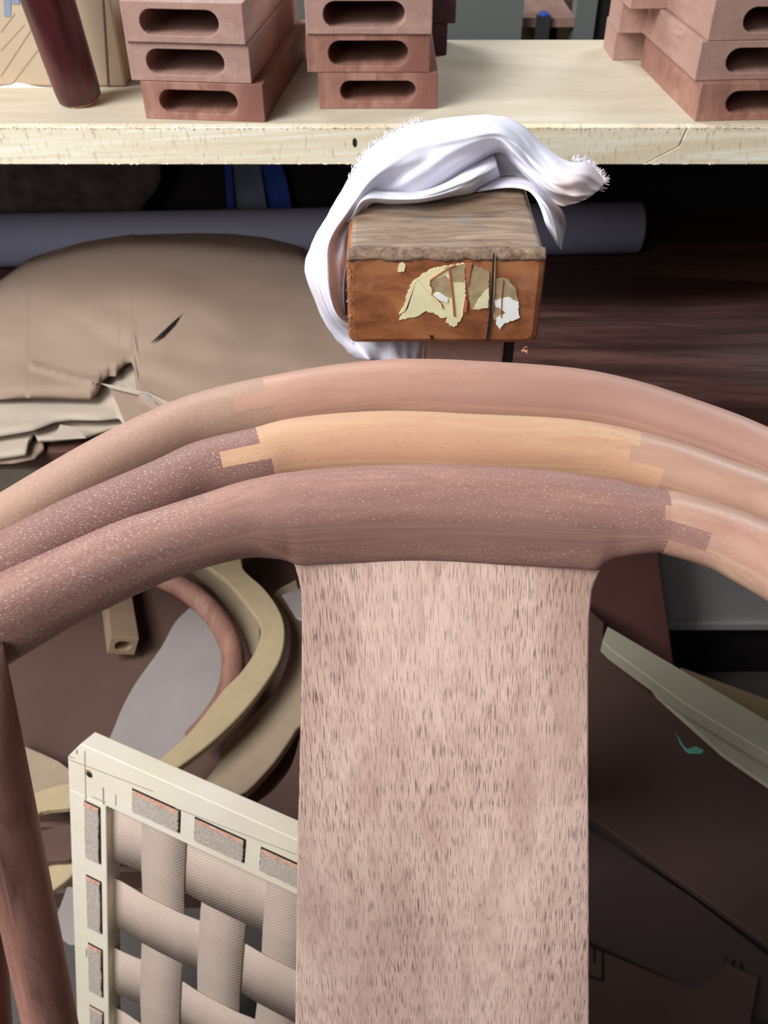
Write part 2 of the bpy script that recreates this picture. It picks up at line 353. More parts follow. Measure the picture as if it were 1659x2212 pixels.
# lacquered leg standing on the bench
lg = thing('lacquered_leg', PZ(175, 232, ZB), 'dark red lacquered round leg with a bare wood foot, standing on the bench', 'furniture leg')
base = PZ(176, 222, ZB+.0002); ax = Vector((-.030, -.03, .30))
pts = [base+ax*t for t in (.012, .02, .05, .1, .3, .6, 1.0)]
tube('shaft', pts, [.0205, .0225, .0235, .0240, .0255, .028, .030], M_LACQ, lg, n=14)
tube('bare_foot', [base+ax*.0, base+ax*.012], [.0155, .0198], M_RAW, lg, n=14, label='bare orange wood foot')
cpp = PD(121, 103, .925); 
o_ = tube('chip', [cpp+Vector((-.004, 0, .001)), cpp+Vector((0, -.0006, 0)), cpp+Vector((.005, 0, -.002))], [.0006, .0022, .0004], M_RAW, lg, n=8, label='pale chip in the lacquer')

# cardboard box behind the leg
cb_ = thing('cardboard_box', PZ(120, 190, ZB), 'beige cardboard box with blue print behind the lacquered leg', 'box')
pR = PZ(272, 188, ZB+.0003)
box('carton', (pR.x-.36, pR.y, ZB+.0003), (pR.x, pR.y+.16, ZB+.24), M_CARD, cb_, bevel=.003)
for k, (a, b) in enumerate((((0, 165), (88, 30)), ((22, 185), (98, 85)), ((0, 70), (30, 30)), ((0, 110), (50, 55)))):
    A, B = PY(a[0], a[1], pR.y-.0004), PY(b[0], b[1], pR.y-.0004); n_ = Vector((.0016, 0, .0008))
    mesh('printed_line', [A, B, B+n_, A+n_], [(0, 1, 2, 3)], M_PINKL, cb_, solid=.0002)
for x0, x1, y0, y1 in ((7, 24, -12, 36), (24, 42, -12, 9), (60, 84, -14, 7), (44, 58, -30, -14)):
    mesh('printed_letter', [PY(x, y, pR.y-.0005) for x, y in ((x0, y0), (x1, y0-2), (x1-1, y1), (x0+2, y1))], [(0, 1, 2, 3)], M_BLETTER, cb_, solid=.0002)
tp = [(0, 186), (25, 183), (34, 178), (52, 180), (75, 186), (120, 190), (30, 195), (0, 194)]
mesh('clear_tape', [PY(x, y, pR.y-.0006) for x, y in tp], [tuple(range(8))], M_TAPE, cb_, solid=.0003, label='crumpled clear tape')
mesh('joint_line', [PY(x, y, pR.y-.0004) for x, y in ((221, 0), (224, 0), (236, 186), (232, 186))], [(0, 1, 2, 3)], M_CARDD, cb_, solid=.0002, label='darker seam of the carton')  # darker line drawn along the carton seam

# far room seen over the bench
cab = thing('grey_cabinet', (.42, 2.3, 0), 'flat grey cabinet side far behind the bench', 'cabinet')
a0, a1 = PY(955, 60, 2.2), PY(1128, 60, 2.2)
box('side_panel', (a0.x-.25, 2.2, 0), (a1.x, 2.24, 1.15), M_GCAB, cab, bevel=.003)
sh = thing('shelf_unit', (.8, 2.4, 0), 'open wooden shelf unit with a pale post, far behind the bench', 'shelf')
b0, b1 = PY(1128, 60, 2.25), PY(1240, 60, 2.25)
box('back_panel', (b0.x, 2.50, 0), (b1.x+.1, 2.52, 1.2), M_OLIVE, sh)
zz = PY(1180, 26, 2.3).z
box('shelf_board', (b0.x, 2.25, zz-.02), (b1.x, 2.5, zz), M_PIECE, sh)
box('post', (b1.x, 2.25, 0), (b1.x+.045, 2.3, 1.2), M_GCAB, sh, label='pale grey post')
box('divider', (b0.x+.075, 2.35, 0), (b0.x+.095, 2.5, zz-.02), M_BLACK, sh)
q = PY(1166, 60, 2.28)
bt = thing('bottle', (q.x, 2.3, 0), 'dark stand with a small blue cap in front of the shelf unit', 'bottle stand')
tube('stem', [(q.x, 2.24, 0), (q.x, 2.24, PY(1166, 34, 2.24).z)], [.016, .016], M_BLACK, bt)
tube('cap', [(q.x, 2.24, PY(1166, 36, 2.24).z), (q.x, 2.24, PY(1166, 26, 2.24).z)], [.012, .010], M_BLUE, bt, label='blue cap')
box8_ = tag(box('dark_partition', (b1.x+.05, 2.27, 0), (2.2, 2.3, 1.3), M_BLACK), 'black partition far behind the right stack', 'partition')

# ---------------------------------------------------------------- low table under the bench
ZS = .69
lt = thing('low_table', (.1, 1.0, 0), 'low table of dark red figured boards under the workbench', 'table')
fr = PZ(1300, 975, ZS).y
box('board', (.06, fr, ZS-.022), (.98, 1.50, ZS), M_DRED, lt, bevel=.002)
box('board', (-.98, fr, ZS-.022), (.058, 1.50, ZS), M_DRED, lt, bevel=.002)
for x in (-.97, .92):
    for y in (fr+.02, 1.44): box('leg', (x, y, 0), (x+.05, y+.05, ZS-.022), M_BLACK, lt)
bp = thing('backing_with_shade_board', (0, 1.52, 0), 'black backing panel behind the low table with an added unseen board shading the paper roll', 'panel')
box('backing_panel', (-1.15, 1.51, 0), (1.15, 1.53, .90), M_BLACK, bp)
box('added_shade_board', (-1.15, YB1+.002, .90), (1.15, 1.54, .918), M_BLACK, bp)  # added board, out of view, keeps the back lights off the paper roll
# white paper roll
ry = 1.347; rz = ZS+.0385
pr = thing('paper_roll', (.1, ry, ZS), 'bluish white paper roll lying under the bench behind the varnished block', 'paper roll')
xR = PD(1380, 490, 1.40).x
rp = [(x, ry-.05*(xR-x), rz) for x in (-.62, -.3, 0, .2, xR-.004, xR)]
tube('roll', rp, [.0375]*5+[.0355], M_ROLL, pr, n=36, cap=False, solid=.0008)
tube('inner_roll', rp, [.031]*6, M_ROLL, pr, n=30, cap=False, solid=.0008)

# kraft paper mass on the low table
arch = [(-80, 650), (0, 605), (60, 560), (180, 508), (300, 484), (420, 471), (500, 467), (570, 480), (650, 520), (720, 596), (770, 680), (800, 750)]
def kz(x, y, lift):
    t = (y-470)/430.0
    return ZS+.035+lift-.004*t + .045*math.exp(-((x-330)/330)**2-((y-640)/170)**2)
def sheet(name, xs, top, bot, lift, m, parent, rows=26, lip=.006, lab=None):
    v = []; uv = []
    for x in xs:
        y0, y1 = lerp_tab(top, x), lerp_tab(bot, x)
        for i in range(rows+1):
            t = i/rows; y = y0+(y1-y0)*t
            z = kz(x, y, lift)+.0035*noise.noise(Vector((x/120, y/60, lift*90)))*min(1, 3*t)
            z += .0030*abs(math.sin((y-.22*x)/24.0+2.4*noise.noise(Vector((x/220, y/90, 3)))))*t*t + .004*max(0, 1-abs(y-(770+.28*x))/9)*min(1, 2*t)*(x > 60)
            if t > .9: z -= lip*((t-.9)/.1)**2
            if t < .12: z -= .03*((.12-t)/.12)**2
            v.append(PZ(x, y, z))
    return mesh(name, v, grid_faces(len(xs), rows+1), m, parent, smooth=True, solid=.0008, label=lab)
kp_ = thing('kraft_paper', (-.25, .95, ZS), 'heap of torn brown kraft paper sheets piled under the bench at left', 'paper')
xs = [-80+i*7 for i in range(127)]
tear = [(-80, 862), (0, 863), (60, 860), (110, 861), (150, 863), (195, 864), (203, 856), (212, 846), (216, 836), (219, 827), (229, 818), (236, 812), (250, 813), (256, 800), (266, 792), (272, 787), (284, 783), (290, 800), (300, 870), (330, 890), (400, 925), (500, 930), (820, 900)]
sheet('top_sheet', sorted(xs+[t_[0] for t_ in tear if -80 < t_[0] < 800]), arch, tear, .006, M_KRAFT, kp_, rows=44)
s2t = [(-80, 780), (180, 760), (290, 720), (330, 740), (440, 800)]
s2b = [(-80, 958), (0, 943), (40, 936), (71, 930), (114, 914), (152, 908), (215, 908), (256, 904), (263, 912), (272, 930), (300, 960), (440, 980)]
sheet('second_sheet', [-80+i*6 for i in range(78)], s2t, s2b, -.008, M_KRAFT2, kp_, rows=16, lip=.004)
s3b = [(-80, 1000), (0, 992), (30, 988), (56, 984), (58, 966), (74, 938), (84, 955), (114, 954), (150, 950), (190, 946), (240, 930), (300, 925)]
sheet('third_sheet', [-80+i*4 for i in range(96)], [(-80, 890), (300, 870)], s3b, -.020, M_KRAFT2, kp_, rows=12, lip=.004)
sheet('bottom_sheet', [-80+i*5 for i in range(36)], [(-80, 940), (100, 930)], [(-80, 1008), (0, 1003), (30, 1002), (76, 992), (95, 975)], -.028, M_KRAFT, kp_, rows=8, lip=.003)
flap = [(113, 950), (130, 917), (166, 923), (186, 946)]
prism('torn_flap', [PZ(x, y, ZS+.035) for x, y in flap], (0, 0, -.0006), M_KRAFT2, kp_, label='pale upturned torn flap')
lipf = [PZ(x, y, kz(x, y, .0085)) for x, y in ((218, 828), (250, 833), (320, 848), (362, 868), (420, 888), (418, 894), (350, 872), (300, 852), (240, 838))]
prism('torn_flap', lipf, (0, 0, -.0006), M_KRAFT2, kp_)
f2 = [PZ(x, y, kz(x, y, .004)) for x, y in ((238, 838), (262, 845), (330, 860), (420, 905), (400, 960), (275, 925))]
prism('second_flap', f2, (0, 0, -.0006), M_KRAFT, kp_)
f3 = [PZ(x, y, kz(x, y, .0100)) for x, y in ((300, 846), (318, 850), (338, 872), (322, 862))]
prism('torn_flap', f3, (0, 0, -.0006), M_GREY, kp_)
sl = [PZ(x, y, kz(x, y, .0075)) for x, y in ((326, 741), (345, 722), (372, 697), (405, 668), (376, 700), (350, 726))]
prism('dark_slit', sl, (0, 0, -.0006), M_BLACK, kp_, label='dark slit torn in the paper')

# sack and blue bags behind the roll
def lump(name, c, rx, ry_, rz_, m, label, cat, seed=0, amp=.15):
    v = []; nr, nc = 18, 28
    for i in range(nr+1):
        a = math.pi*i/nr
        for j in range(nc):
            b = 2*math.pi*j/nc; d = Vector((math.sin(a)*math.cos(b), math.sin(a)*math.sin(b), math.cos(a)))
            k = 1+amp*noise.noise(d*2.2+Vector((seed, 0, 0)))+amp*.4*noise.noise(d*6+Vector((seed, 3, 0)))
            z = max(d.z*rz_*k, -rz_*.8)
            v.append(Vector(c)+Vector((d.x*rx*k, d.y*ry_*k, z)))
    return tag(mesh(name, v, grid_faces(nr+1, nc, True), m, None, smooth=True), label, cat)
M_GRY2 = plain('pale_bag', srgb(120, 130, 150), .3, 12, .5)
lump('sack', (-.52, 1.44, ZS+.1), .17, .026, .12, M_SACK, 'mottled grey sack slumped under the bench at far left', 'sack', 1)
def sheetbag(name, pts, Y, m, lab):
    P_ = [PY(x, y, Y+.004*math.sin(i*1.7)) for i, (x, y) in enumerate(pts)]
    return tag(prism(name, P_, (0, .006, 0), m, None, bevel=.002), lab, 'plastic bag')
sheetbag('blue_bag', [(-60, 370), (10, 400), (40, 430), (60, 470), (60, 520), (-60, 520)], 1.455, M_BLUE, 'blue and white plastic bag at the far left under the bench')
sheetbag('pale_bag', [(500, 340), (560, 340), (580, 470), (570, 540), (505, 540), (503, 470)], 1.475, M_GRY2, 'pale grey blue plastic sheet hanging under the bench left of the rag')
sheetbag('blue_strap', [(484, 340), (500, 340), (512, 540), (496, 540)], 1.465, M_BLUE, 'narrow blue strip hanging left of the pale plastic sheet')
sheetbag('blue_sheet', [(556, 340), (604, 340), (622, 400), (634, 470), (634, 540), (570, 540)], 1.485, M_BLUE, 'broad blue plastic sheet hanging right of the pale plastic sheet')

# ---------------------------------------------------------------- chair backs
TH = math.radians(20)
UL = Vector((0, math.sin(TH), math.cos(TH)))
K_ARM = .25
def rail_frames(pairs, Y0, z0, b, nseg, ext=.16):
    """centre line, half height and frame per station of a crest rail seen edge to edge"""
    n_pl = Vector((0, -K_ARM, 1)).normalized(); p0 = Vector((0, Y0, z0))
    cen = []
    for (tx, ty), (bx, by) in pairs:
        c = PP((tx+bx)/2, (ty+by)/2, p0, n_pl); d = (c-CAM).dot(FW)
        cen.append((c, math.hypot(tx-bx, ty-by)/2*d/F_))
    pts = cr([tuple(c)+(h,) for c, h in cen], nseg) if False else None
    C = cr([tuple(c) for c, h in cen], nseg); Hh = cr([(h, 0, 0) for c, h in cen], nseg); Hh = [h.x for h in Hh]
    # continue both arms along their own bend
    def extend(C, Hh, sgn):
        a, b_ = (C[-1], C[-2]) if sgn > 0 else (C[0], C[1]); t = (a-b_).normalized(); h = Hh[-1] if sgn > 0 else Hh[0]
        out = []; p = a.copy()
        for i in range(10):
            t = (Matrix.Rotation(-sgn*.075, 3, 'Z') @ t); p = p+t*ext/10; out.append((p.copy(), h))
        return out
    L = extend(C, Hh, -1)[::-1]; R_ = extend(C, Hh, 1)
    nL = len(L)
    C = [c for c, h in L]+C+[c for c, h in R_]; Hh = [h for c, h in L]+Hh+[h for c, h in R_]
    fr_ = []
    for i, c in enumerate(C):
        T = (C[min(i+1, len(C)-1)]-C[max(i-1, 0)]).normalized()
        U = (UL-T*UL.dot(T)).normalized(); Nn = T.cross(U).normalized()
        if Nn.y > 0: Nn = -Nn
        v = (c-CAM).normalized(); Uv = U-v*U.dot(v); Nv = Nn-v*Nn.dot(v)
        hp = Hh[i]; h = math.sqrt(max(hp*hp-(b*Nv.length)**2, (.5*hp)**2))/max(Uv.length, .3)
        h = min(h, hp*1.12)
        fr_.append((c, T, U, Nn, h))
    return fr_, nL
def sup(a, p):
    c, s = math.cos(a), math.sin(a)
    return math.copysign(abs(c)**(2/p), c), math.copysign(abs(s)**(2/p), s)
NR = 48
def build_rail(parent, pairs, Y0, b, segs, flatC=None, drop=None, nseg=6, z0=.985, joint_L=None, joint_R=None):
    fr_, nL = rail_frames(pairs, Y0, z0, b, nseg)
    def st(x):                     # station (float) of image x along the station list
        xs_ = [(t[0]+q[0])/2 for t, q in pairs]
        for i in range(len(xs_)-1):
            if xs_[i] <= x <= xs_[i+1]: return nL+(i+(x-xs_[i])/(xs_[i+1]-xs_[i]))*nseg
        return 0 if x < xs_[0] else len(fr_)-1
    # insert exact stations at the joints
    marks = set()
    for J in (joint_L, joint_R):
        if J:
            for _, x in J: marks.add(round(st(x), 4))
    ss = sorted(set([float(i) for i in range(len(fr_))] if 1 else []) | marks)
    ss = [s for s in ss if s in marks or all(abs(s-m_) > .12 for m_ in marks)]
    def frame(s):
        i = min(int(s), len(fr_)-2); t = s-i
        return tuple(fr_[i][k]*(1-t)+fr_[i+1][k]*t for k in range(5))
    V = []; UV = []; L = 0; pc = None
    for s in ss:
        c, T, U, Nn, h = frame(s)
        if pc is not None: L += (c-pc).length
        pc = c; row = []
        w = 0; dr = 0
        if drop:
            q_ = (c-CAM); dd = q_.dot(FW); px_ = W_/2+F_*q_.x/dd; dr = max(0, lerp_tab(drop, px_))*dd/F_/.95
        if flatC:
            a0, a1 = st(flatC[0]), st(flatC[1]); w = max(0, min(1, (s-a0)/13.0, (a1-s)/13.0)); w = w*w*(3-2*w)
        for j in range(NR):
            a = 2*math.pi*j/NR; x, y = sup(a, 2.3)
            bb = b
            if w > 0 and y < 0:
                x2, y2 = sup(a, 7); x = x*(1-w)+x2*w; y = y*(1-w)+y2*w; bb = b*(1-w)+(b*(1-.45*min(1, -y)))*w
            hh = h
            if drop and y < 0: hh = h+dr*abs(y)**1.5
            V.append(c+Nn*(x*bb)+U*(y*hh)); UV.append((L, j/NR*2*math.pi*(h+b)/2))
    def bnd(J, j, default):
        if not J: return default
        a = (j+.5)/NR*360; a = a if a <= 180 else a-360
        if a > 90 or a < -90: a = 90
        for th, x in J:
            if a >= th: return round(st(x), 4)
        return round(st(J[-1][1]), 4)
    faces = {0: [], 1: [], 2: []}
    for i in range(len(ss)-1):
        mid = (ss[i]+ss[i+1])/2
        for j in range(NR):
            l_ = bnd(joint_L, j, -1); r_ = bnd(joint_R, j, 1e9)
            k = 0 if mid < l_ else (2 if mid > r_ else 1)
            faces[k].append((i*NR+j, i*NR+(j+1) % NR, (i+1)*NR+(j+1) % NR, (i+1)*NR+j))
    capL = tuple(range(NR)); capR = tuple(range(len(V)-1, len(V)-NR-1, -1))
    (faces[0] if joint_L else faces[1]).append(capL); (faces[2] if joint_R else faces[1]).append(capR)
    for k, nm, uo in ((0, 'arm_rail', .37), (1, 'crest_rail', 0), (2, 'arm_rail', .91)):
        if not faces[k]: continue
        used = sorted({i for f in faces[k] for i in f}); mp = {o: n for n, o in enumerate(used)}
        mesh(nm, [V[i] for i in used], [tuple(mp[i] for i in f) for f in faces[k]], segs[k][0], parent,
             uvs=[(UV[i][0]+uo, UV[i][1]+uo) for i in used], smooth=True, label=segs[k][1])
    return fr_, st

pairs1 = [((-160, 1318), (-80, 1500)), ((-80, 1277), (0, 1444)), ((0, 1240), (75, 1399)), ((100, 1195), (170, 1343)), ((250, 1130), (312, 1274)), ((350, 1097), (400, 1238)),
          ((450, 1065), (485, 1213)), ((530, 1040), (553, 1201)), ((600, 1025), (612, 1203)), ((645, 1020), (650, 1203)), ((700, 1014), (703, 1200)),
          ((830, 1006), (831, 1193)), ((930, 1005), (930, 1192)), ((1030, 1007), (1028, 1194)), ((1180, 1017), (1172, 1199)), ((1285, 1030), (1270, 1196)),
          ((1330, 1037), (1312, 1195)), ((1380, 1047), (1357, 1194)), ((1440, 1058), (1412, 1192)), ((1480, 1067), (1448, 1199)), ((1580, 1097), (1540, 1228)),
          ((1659, 1127), (1605, 1264)), ((1740, 1165), (1680, 1308)), ((1830, 1215), (1762, 1362))]
top2 = [(-90, 1195), (0, 1150), (75, 1112), (150, 1075), (325, 1000), (425, 955), (550, 925), (620, 907), (720, 895), (830, 889), (930, 891), (1005, 895), (1180, 902), (1280, 912), (1380, 932), (1480, 960), (1580, 995), (1659, 1022), (1740, 1058), (1830, 1105)]
top3 = [(-90, 1118), (0, 1067), (100, 1007), (200, 950), (300, 900), (400, 858), (500, 830), (572, 815), (700, 792), (830, 778), (930, 777), (1030, 781), (1180, 790), (1280, 802), (1380, 825), (1480, 857), (1580, 892), (1659, 925), (1740, 962), (1830, 1010)]
def mk_pairs(top, width):
    out = []
    for i, (x, y) in enumerate(top):
        a = top[max(0, i-1)]; b = top[min(len(top)-1, i+1)]; dx, dy = b[0]-a[0], b[1]-a[1]; l = math.hypot(dx, dy)
        w = lerp_tab(width, x); out.append(((x, y), (x-dy/l*w, y+dx/l*w)))
    return out
pairs2 = mk_pairs(top2, [(-90, 150), (100, 140), (400, 136), (600, 150), (830, 165), (1000, 168), (1200, 160), (1400, 135), (1660, 128), (1830, 130)])
pairs3 = mk_pairs(top3, [(-90, 135), (100, 128), (400, 124), (600, 140), (830, 150), (1000, 152), (1200, 148), (1400, 128), (1660, 120), (1830, 120)])

def chair_back(pairs, Y0, b, segs, label, jL, jR, flat, posts, mpost, splat_edges, msplat, drop=None):
    t = thing('chair_back', (.03, Y0-.28, 0), label, 'chair', 'unfinished chair backs standing one behind another')
    fr_, st = build_rail(t, pairs, Y0, b, segs, flat, drop, joint_L=jL, joint_R=jR)
    # splat
    cx = (splat_edges[0][1]+splat_edges[0][2])/2
    c, T, U, Nn, h = fr_[int(round(st(cx)))]
    jc = c-U*(h+(17*(c-CAM).dot(FW)/F_/.95 if drop else 0))*.985
    lean = math.radians(18.5); dn = Vector((0, -math.sin(lean), -math.cos(lean))); n_ = Vector((0, -math.cos(lean), math.sin(lean)))
    th = .0062; fp = jc+Nn*(b*.47)
    rows = []
    E = splat_edges
    ys = [E[0][0]+i*(E[-1][0]-E[0][0])/60 for i in range(61)]
    ys = sorted(set([e[0] for e in E] + ys))
    ncol = 25; V = []; UV = []
    for y in ys:
        l = lerp_tab([(e[0], e[1]) for e in E], y); r = lerp_tab([(e[0], e[2]) for e in E], y)
        for k in range(ncol):
            u = k/(ncol-1); x = l+(r-l)*u
            yy = y if y > E[0][0]+.1 else y+lerp_tab(JC, x)
            if E[0][0]+.1 < y < E[0][0]+60: yy = y+lerp_tab(JC, x)*(1-(y-E[0][0])/60)
            p_ = PP(x, yy, fp, n_); p_ = p_ - n_*(.010*(1-(2*u-1)**2)*0 + .0012*abs(2*u-1)**6)
            V.append(p_); UV.append((p_.x, (p_-fp).dot(dn)))
    nfront = len(V); bk = []
    for i in range(len(ys)):
        for k in range(ncol):
            u = k/(ncol-1); p_ = V[i*ncol+k]; ins = .0012 if k in (0, ncol-1) else 0
            V.append(p_-n_*(2*th)+Vector((ins*(1 if k == 0 else -1), 0, 0))); UV.append(UV[i*ncol+k])
    Fc = grid_faces(len(ys), ncol)
    Fb = [tuple(i+nfront for i in f) for f in Fc]
    side = []
    for i in range(len(ys)-1):
        for k in (0, ncol-1): a = i*ncol+k; side.append((a, a+ncol, a+ncol+nfront, a+nfront))
    for i in (0, len(ys)-1):
        for k in range(ncol-1): a = i*ncol+k; side.append((a, a+1, a+1+nfront, a+nfront))
    mesh('back_splat', V, Fc+Fb+side, msplat, t, uvs=UV, smooth=False, bevel=.0012, seg=2)
    bl, br = V[(len(ys)-1)*ncol], V[(len(ys)-1)*ncol+ncol-1]
    zc = bl.z; yc = bl.y
    # lower cross rail and posts down to the floor
    feet = []
    for P0, P1 in posts:
        d = (P1-P0); d2 = d/abs(d.z); pts = [P0+d2*s for s in (-.012, .05, .15, .25, .35, .5, .7)]
        foot = P0+d2*(P0.z); pts.append(Vector((foot.x, foot.y, 0)))
        tube('post', pts, [.0135, .0145, .0152, .0158, .016, .0165, .016, .0145], mpost, t, n=28)
        feet.append(P0+d2*(P0.z-zc))
    a, b_ = feet
    yA = a.y; yB = b_.y
    v, f = box8(Vector((a.x, yA-.011, zc-.035)), Vector((b_.x-a.x, yB-yA, 0)), Vector((0, .022, 0)), Vector((0, 0, .035)))
    mesh('cross_rail', v, f, mpost, t, bevel=.002)
    # tenon blocks closing the gap between splat foot and cross rail
    ym = (yA+yB)/2
    if abs(ym-yc) > .012:
        box('splat_shoe', (bl.x, min(ym, yc)-.008, zc-.03), (br.x, max(ym, yc)+.008, zc+.004), mpost, t)
    return t
DROP = [(596, 0), (612, 3), (626, 9), (638, 14), (650, 15), (703, 15), (831, 17), (930, 17), (1028, 19), (1172, 22), (1255, 30), (1290, 36), (1302, 32), (1316, 18), (1338, 7), (1365, 1), (1380, 0)]
JC = [(640, 3), (700, 0), (760, -3), (900, -7), (1000, -4), (1100, 2), (1200, 10), (1290, 20)]
E1 = [(1214, 630, 1301), (1222, 635, 1297), (1250, 643, 1288), (1280, 649, 1281), (1340, 651, 1275), (1460, 650.5, 1273), (1700, 645, 1273), (1850, 641, 1274), (2212, 637, 1274), (2600, 633, 1276)]
pl = PD(-52, 1445, .432); pl2 = PD(109, 2212, .575)
def mirror(p, cx=.034): return Vector((2*cx-p.x, p.y-.0, p.z))
SEG1 = {0: (M_R1L, None), 1: (M_R1, None), 2: (M_R1R, 'lighter tan arm rail')}
jL1 = [(20, 462), (-20, 418), (-90, 440)]
jR1 = [(52.5, 1432), (22.5, 1418), (-7.5, 1530), (-90, 1440)]
chair_back(pairs1, .355, .0185, SEG1, 'nearest unfinished wooden chair back with a broad pale splat and rosy crest rail', jL1, jR1, (500, 1440),
           [(pl, pl2), (mirror(pl), mirror(pl2))], M_POST, E1, M_SPLAT, DROP)
def E_shift(dx, y0, w): return [(y0, 960-w/2+dx, 960+w/2+dx), (y0+300, 960-w/2+dx, 960+w/2+dx), (y0+1300, 960-w/2+dx, 960+w/2+dx)]
q1 = PD(-95, 1500, .445); q2 = PD(-30, 2212, .60)
chair_back(pairs2, .408, .0175, {0: (M_R2L, 'plum brown speckled arm rail'), 1: (M_R2, None), 2: (M_R2R, 'sandy arm rail')},
           'middle unfinished chair back with a honey coloured crest rail and finger joint', [(45, 567), (15, 482), (-90, 579)], [(45, 1368), (15, 1350), (-30, 1430), (-90, 1360)], None,
           [(q1, q2), (mirror(q1), mirror(q2))], M_POST2, E_shift(0, 1052, 560), M_R2)
r1 = PD(-110, 1440, .475); r2 = PD(-60, 2130, .63)
chair_back(pairs3, .461, .0175, {0: (M_R3L, 'fawn brown arm rail'), 1: (M_R3, None), 2: (M_R3, None)},
           'farthest unfinished chair back, salmon crest rail just in front of the varnished block', [(45, 580), (15, 510), (-90, 596)], None, None,
           [(r1, r2), (mirror(r1), mirror(r2))], M_POST2, E_shift(0, 925, 520), M_R3)

# ---------------------------------------------------------------- varnished block on its post
YK = .5617
bl0 = PY(747, 548, YK); br0 = PY(1184, 548, YK); zt = bl0.z; zlo = PY(960, 745, YK).z
bk = thing('wood_block', (0.04, YK+.09, 0), 'orange varnished wooden block on a post, smeared with cream paint, under the rag', 'wood block')
DB = .17; x0, x1 = bl0.x, br0.x
nb = 14; V = []; Fc = []
# body with rounded worn corners: front face | slot | sides
def rrect(x0, x1, z0, z1, r, n=5):
    out = []
    for cx, cz, a0 in ((x1-r, z0+r, -math.pi/2), (x1-r, z1-r, 0), (x0+r, z1-r, math.pi/2), (x0+r, z0+r, math.pi)):
        for i in range(n+1): a = a0+i*math.pi/2/n; out.append((cx+r*math.cos(a), cz+r*math.sin(a)))
    return out
xc = PY(1062, 640, YK).x
def slab_body(name, xa, xb, ra):
    rr = .006; rows = []
    for y, ins in ((YK, .0045), (YK+.0015, .0015), (YK+.004, 0), (YK+DB-.004, 0), (YK+DB, .003)):
        o_ = rrect(xa+ins, xb-ins, zlo+ins, zt-ins, rr)
        rows.append([Vector((x+.0006*noise.noise(Vector((x*90, y*60, z*90))), y, z+.0006*noise.noise(Vector((x*70, 5, z*90))))) for x, z in o_])
    n = len(rows[0]); v = [p for r_ in rows for p in r_]
    f = grid_faces(len(rows), n, True)+[tuple(range(n)), tuple(range(len(v)-1, len(v)-n-1, -1))]
    return mesh(name, v, f, M_BLK, bk, smooth=False)
slab_body('block_body', x0, x1, 0)
# weathered top plate skin (real worn surface layer) and battered front arris
tv = []; nx, ny = 40, 24
for i in range(nx+1):
    for j in range(ny+1):
        x = x0+.003+(x1-x0-.006)*i/nx; y = YK+.0045+(DB-.009)*j/ny
        e = min(1, 8*min(i/nx, 1-i/nx), 8*min(j/ny+.02, 1-j/ny+.02))
        tv.append(Vector((x, y, zt+.0002+.0012*e+.0008*noise.noise(Vector((x*20, y*90, 0))))))
mesh('weathered_top', tv, grid_faces(nx+1, ny+1), M_BLKT, bk, smooth=True, solid=.002, label='grey weathered worn top')
av = []; na = 90
for i in range(na+1):
    x = x0+.001+(x1-x0-.002)*i/na
    for j, (dy, dz) in enumerate(((-.0004, -.0046), (-.0008, -.003), (.0006, -.0012), (.0035, .0006), (.0065, .0014))):
        k = noise.noise(Vector((x*160, j*1.3, 2)))*.0011
        av.append(Vector((x, YK+dy+k*.8, zt+dz+k+(noise.noise(Vector((x*60, 0, 9)))*.0016 if j == 0 else 0))))
mesh('worn_edge', av, grid_faces(na+1, 5), M_BLKE, bk, smooth=True, solid=.001, label='battered front upper edge')
def on_front(pts, m, nm, off=.0006, lab=None):
    return prism(nm, [PY(740+x/3.606, 520+y/3.606, YK-off) for x, y in pts], (0, .0007, 0), m, bk, label=lab)
def jag(poly, amp, n, seed):
    random.seed(seed); out = []
    for i in range(len(poly)):
        a, b = poly[i], poly[(i+1) % len(poly)]; l = math.hypot(b[0]-a[0], b[1]-a[1]); k = max(1, int(l/n))
        for t in range(k):
            u = t/k; out.append((a[0]+(b[0]-a[0])*u+(random.uniform(-amp, amp) if t else 0), a[1]+(b[1]-a[1])*u+(random.uniform(-amp, amp) if t else 0)))
    return out
P1 = [(855, 190), (950, 175), (955, 340), (958, 440), (942, 540), (920, 620), (865, 675), (805, 640), (812, 590), (760, 600), (700, 560), (650, 545), (580, 590), (440, 620), (450, 590), (520, 520), (440, 580), (490, 480), (500, 420), (540, 330), (620, 260), (740, 205)]
on_front(jag(P1, 7, 14, 3), M_PAINT, 'paint_smear', .0006, 'pale cream paint smear')
on_front(jag([(790, 210), (950, 180), (950, 320), (850, 320), (830, 240)], 3, 20, 4), M_PAINTD, 'dirty_smear', .0009)
on_front(jag([(690, 310), (800, 270), (850, 330), (840, 450), (800, 430), (740, 400), (690, 400)], 4, 20, 5), M_PAINTD, 'dirty_smear', .0008)
on_front(jag([(985, 300), (1030, 190), (1140, 240), (1140, 520), (1060, 545), (1000, 530), (985, 420)], 5, 20, 6), M_PAINTD, 'dirty_smear', .0007)
on_front(jag([(1050, 470), (1140, 370), (1135, 525), (1020, 535)], 5, 16, 7), M_PAINT, 'paint_smear', .001)
on_front(jag([(1190, 290), (1290, 300), (1350, 370), (1370, 470), (1375, 560), (1290, 620), (1180, 620), (1165, 500)], 6, 16, 8), M_PAINTD, 'dirty_smear', .0007)
on_front(jag([(1180, 470), (1290, 440), (1375, 480), (1370, 550), (1385, 600), (1330, 625), (1270, 640), (1230, 690), (1195, 650), (1200, 600), (1280, 560), (1190, 510)], 6, 14, 9), M_PAINTW, 'paint_smear', .001, 'white paint smear')
on_front(jag([(700, 425), (760, 405), (820, 450), (820, 480), (770, 470), (720, 450)], 3, 16, 10), M_PAINTW, 'paint_smear', .0012, 'white paint smear')
